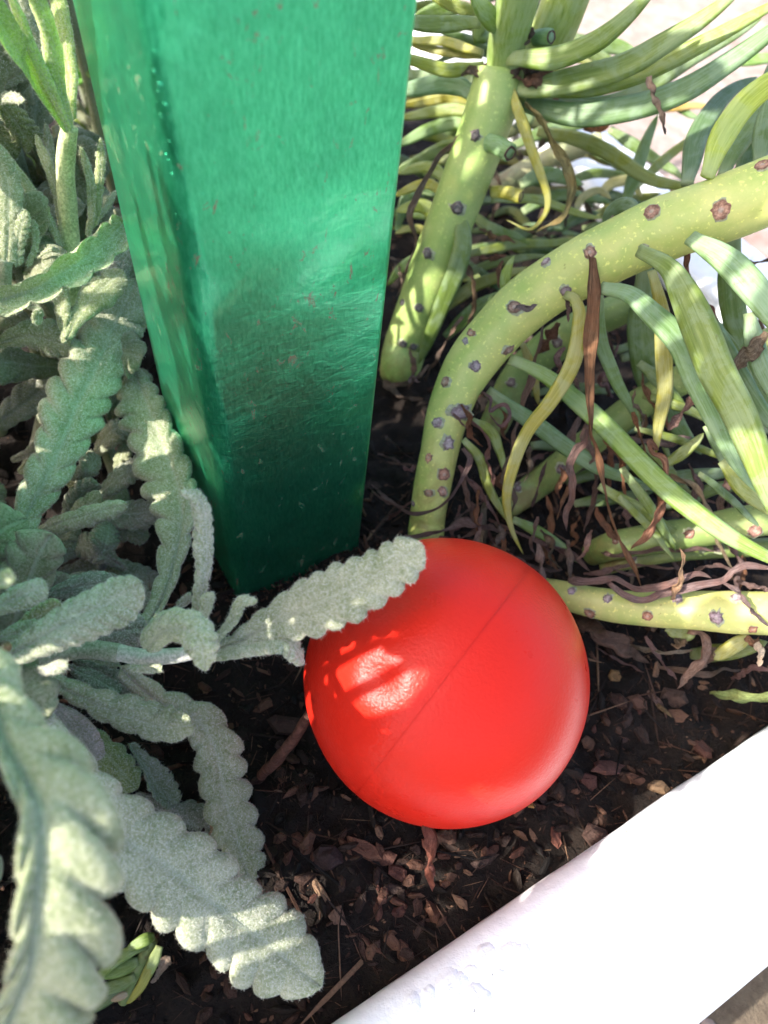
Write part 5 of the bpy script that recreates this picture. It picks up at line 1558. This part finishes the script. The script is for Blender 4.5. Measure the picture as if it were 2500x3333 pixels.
CHIPC = [g(.042, .021, .015), g(.066, .028, .020), g(.024, .014, .011), g(.085, .042, .027), g(.036, .022, .018)]
SPOT = [  # px, py, half length px, half width px, yaw deg, colour, label
    (1190, 2760, 70, 30, 20, g(.15, .065, .04), 'orange brown split bark chip at the lower left of the red ball'),
    (1045, 2900, 75, 20, 52, g(.30, .19, .12), 'pale sunlit wood splinter pointing down right between leaf and rim'),
    (1100, 2990, 38, 24, 60, g(.22, .14, .10), 'small sunlit grey chip near the tip of the long lavender leaf'),
    (1985, 2490, 62, 34, -15, g(.12, .055, .042), 'large reddish bark chip right of the ball'),
    (1925, 2535, 34, 30, 30, g(.10, .045, .035), 'rounded reddish bark chip beside the large one right of the ball'),
    (1950, 2720, 50, 40, 10, g(.065, .038, .032), 'flat dull brown bark chip close to the white rim'),
    (1815, 2720, 36, 20, 70, g(.12, .05, .035), 'upright orange brown chip between the ball and the white rim'),
    (1735, 2617, 16, 12, 0, g(.40, .22, .07), 'tiny amber seed husk at the lower right edge of the ball'),
    (1460, 2720, 40, 28, 10, g(.10, .06, .04), 'brown chip tucked under the bottom of the ball'),
    (1070, 2790, 60, 44, 0, g(.05, .03, .028), 'broad dark chip below and left of the ball'),
    (1580, 2800, 62, 20, -35, g(.06, .04, .032), 'dark slanting stick like chip below the ball near the rim'),
    (2140, 2560, 36, 26, 10, g(.16, .10, .06), 'tan crumbly chip near the rim at the right'),
    (2010, 2195, 30, 26, 0, g(.24, .13, .06), 'orange crumbly clod on dark soil right of the ball'),
    (2200, 2270, 48, 34, 0, g(.08, .045, .036), 'rounded brown chip below the lying succulent stem'),
    (2150, 2300, 45, 12, 60, g(.16, .095, .055), 'thin tan splinter pointing down right of the ball'),
    (930, 2350, 60, 40, 0, g(.055, .03, .024), 'dark chip in shade between lavender leaf and ball'),
    (1700, 2590, 60, 16, -40, g(.04, .028, .024), 'dark thin splinter right under the ball'),
    (1250, 2790, 50, 22, -20, g(.09, .042, .03), 'reddish chip just below the split bark chip'),
]


def chip_at(px, py, hl, hw, yaw, col, label, group=None, lift=.5):
    p = W(px, py, 999)
    d = np.linalg.norm(p - CAMP) / np.linalg.norm(ray(px, py))
    a, b = hl * d / FPX, hw * d / FPX
    c = min(a, b) * rng.uniform(.35, .6)
    V, F = shard(a, b, c)
    z = max(soil_at(p[0], p[1]), -2) + c * lift
    V = place(V, np.array([p[0], p[1], z]), math.radians(-yaw), rng.normal(0, .25), rng.normal(0, .35))
    return single('bark_chip', V, F, MAT['bark'], label, 'bark chip', group, None, jc(col * (.68 if group and ',' not in label else 1), .12), smooth=False)


for s_ in SPOT:
    chip_at(*s_, group='bark chips on the soil')
ZONES = [((700, 1000, 2380, 2700), 16, '%s of the shaded gap between lavender and ball'),
         ((640, 1100, 2700, 3000), 22, '%s of the mulch patch beside the lavender leaf tips'),
         ((1100, 1560, 2720, 3000), 30, '%s of the mulch directly below the ball'),
         ((1560, 1960, 2560, 2800), 20, '%s of the mulch between ball and white rim'),
         ((1880, 2300, 2180, 2620), 30, '%s of the mulch patch right of the ball'),
         ((1080, 1400, 3000, 3150), 12, '%s of the mulch at the lower rim end'),
         ((650, 1050, 3120, 3333), 18, '%s of the mulch under the long lavender leaf')]
RIMLINE = lambda x: 3333 - (x - 1100) * (963 / 1400)
for (x0, x1, y0, y1), cnt, lab in ZONES:
    for _ in range(cnt):
        px, py = rng.uniform(x0, x1), rng.uniform(y0, y1)
        if py > RIMLINE(px) - 50:
            continue
        if math.hypot(px - 1450, py - 2215) < 400:
            continue
        L = rng.uniform(14, 42)
        asp = rng.uniform(.3, .75)
        ci = rng.integers(5)
        big = ['tiny', 'small', 'medium'][int(np.clip((L - 14) / 9.4, 0, 2))]
        shp = 'narrow' if asp < .43 else ('oblong' if asp < .6 else 'blocky')
        cw = ['brown', 'reddish', 'blackish', 'chestnut', 'dull'][ci]
        where = 'near' if py > (y0 + y1) / 2 else 'far'
        side = 'left' if px < (x0 + x1) / 2 else 'right'
        chip_at(px, py, L, L * asp, rng.uniform(0, 180), CHIPC[ci], '%s %s %s chip, %s' % (big, shp, cw, lab % (where + ' ' + side)), 'bark chips on the soil', lift=rng.uniform(.2, .9))

# the countless crumbs, fibres and splinters of the mulch
AV, AF = [], []
off = 0
lib = [shard(1, rng.uniform(.3, .9), rng.uniform(.2, .45)) for _ in range(14)]
for i in range(15000):
    if i < 12500:
        s = rng.uniform(-60, 190)
        t = rng.uniform(1, 130) if rng.random() < .75 else rng.uniform(1, 300)
    else:
        s, t = rng.uniform(-100, 260), rng.uniform(80, 420)
    p = A2 * s + B2 * t
    if s - (-62 + t * .0) < -150:
        continue
    sz = min(.45 * (1 + rng.pareto(1.9)), 3.4)
    Vc, Fc = lib[rng.integers(14)]
    sc = np.array([sz, sz * rng.uniform(.35, 1), sz * rng.uniform(.5, 1.2)])
    if rng.random() < .38:
        sc = np.array([sz * rng.uniform(2, 6), sz * .22, sz * .22])
    z = float(soil_z(np.array([s]), np.array([t]))[0]) + sz * .15
    Vn = place(Vc * sc, np.array([p[0], p[1], z]), rng.uniform(0, 6.28), rng.normal(0, .35), rng.normal(0, .4))
    AV.append(Vn)
    AF += [[q + off for q in f] for f in Fc]
    off += len(Vn)
for i in range(900):
    sz = min(.4 * (1 + rng.pareto(2.2)), 2.4)
    if i < 520:
        an, rad = rng.uniform(0, 6.28), rng.uniform(12, 30)
        p = np.array([bc[0] + rad * math.cos(an), bc[1] + rad * math.sin(an), 0])
        top = 35 - math.sqrt(max(35 ** 2 - rad ** 2, 0))
        zz = min(rng.uniform(-.5, 2.2), top - sz * .6)
    else:
        u = rng.uniform(-6, 50)
        p = PB + A2 * u - B2 * abs(rng.normal(0, 3.5)) if i < 760 else PB - A2 * (CH + abs(rng.normal(0, 3))) + B2 * rng.uniform(0, 44)
        zz = rng.uniform(-.5, 2.4)
    Vc, Fc = lib[rng.integers(14)]
    Vn = place(Vc * np.array([sz * rng.uniform(1, 2.2), sz * .6, sz * .6]), np.array([p[0], p[1], zz]), rng.uniform(0, 6.28), rng.normal(0, .4), rng.normal(0, .4))
    AV.append(Vn)
    AF += [[q + off for q in f] for f in Fc]
    off += len(Vn)
o = link('mulch', mesh('mulch', np.vstack(AV), AF, smooth=False), MAT['litter'])
tag(o, 'fine dark bark mulch crumbs strewn over the soil', 'mulch', kind='stuff')

# blistered paint on the shaded end of the rim
wm = [o for o in pl.o.children if o.name == 'wall'][0].data
bvR = BVHTree.FromPolygons([v.co * 1000 + pl.o.location * 1000 for v in wm.vertices], [tuple(p.vertices) for p in wm.polygons])
for px, py, r in [(1460, 3215, 2.6), (1500, 3190, 1.6), (1555, 3240, 2.0), (1580, 3105, 1.8), (1660, 3110, 2.4), (1400, 3240, 1.5), (1630, 3180, 1.2), (1340, 3270, 1.7), (1530, 3160, 1.0), (1705, 3105, 1.4)]:
    h, nr = on_surface(bvR, px, py)
    if h is not None:
        V, F, uv = disc(h, nr, r, [(1.3, -.12), (1.0, .06), (.8, .16), (.5, .20), (.2, .21), (.05, .21)], 24, .05, rng.uniform(1, 1.7), rng.uniform(0, 3))
        pl.part('blister', V, F, MAT['white'], uv)

# ------------------------------------------------------------------ outside the rim, lower right
gx = []
gF = []
gc = ab(95, -62, GROUND)
for i in range(420):
    p = ab(118 + rng.normal(0, 16), -80 - abs(rng.normal(0, 12)), GROUND)
    L = rng.uniform(12, 34)
    dr = nrmz(np.array([rng.normal(0, .6), rng.normal(0, .6), 1.0]))
    sd = nrmz(np.cross(dr, rng.normal(size=3))) * rng.uniform(.4, .8)
    q = p + dr * L * .55
    tip = p + dr * L + np.array([rng.normal(0, 3), rng.normal(0, 3), -L * .1])
    k = len(gx)
    gx += [p - sd, p + sd, q + sd * .8, q - sd * .8, tip]
    gF += [[k, k + 1, k + 2, k + 3], [k + 3, k + 2, k + 4]]
o = link('grass', mesh('grass', np.array(gx), gF, smooth=False), MAT['broad'], None, g(.14, .17, .05))
tag(o, 'short green grass outside the rim at the lower right corner', 'grass', kind='stuff')
for (s, t, r, lab) in [(78, -58, 7, 'pale rounded pebble on the ground outside the rim at lower right'), (112, -60, 5, 'small tan pebble beside the grass outside the rim')]:
    V, F = shard(r, r * .8, r * .6, .15)
    V = place(V, ab(s, t, GROUND + r * .4), 1, 0, 0)
    ob = single('pebble', V, F, MAT['pave'], lab, 'pebble')
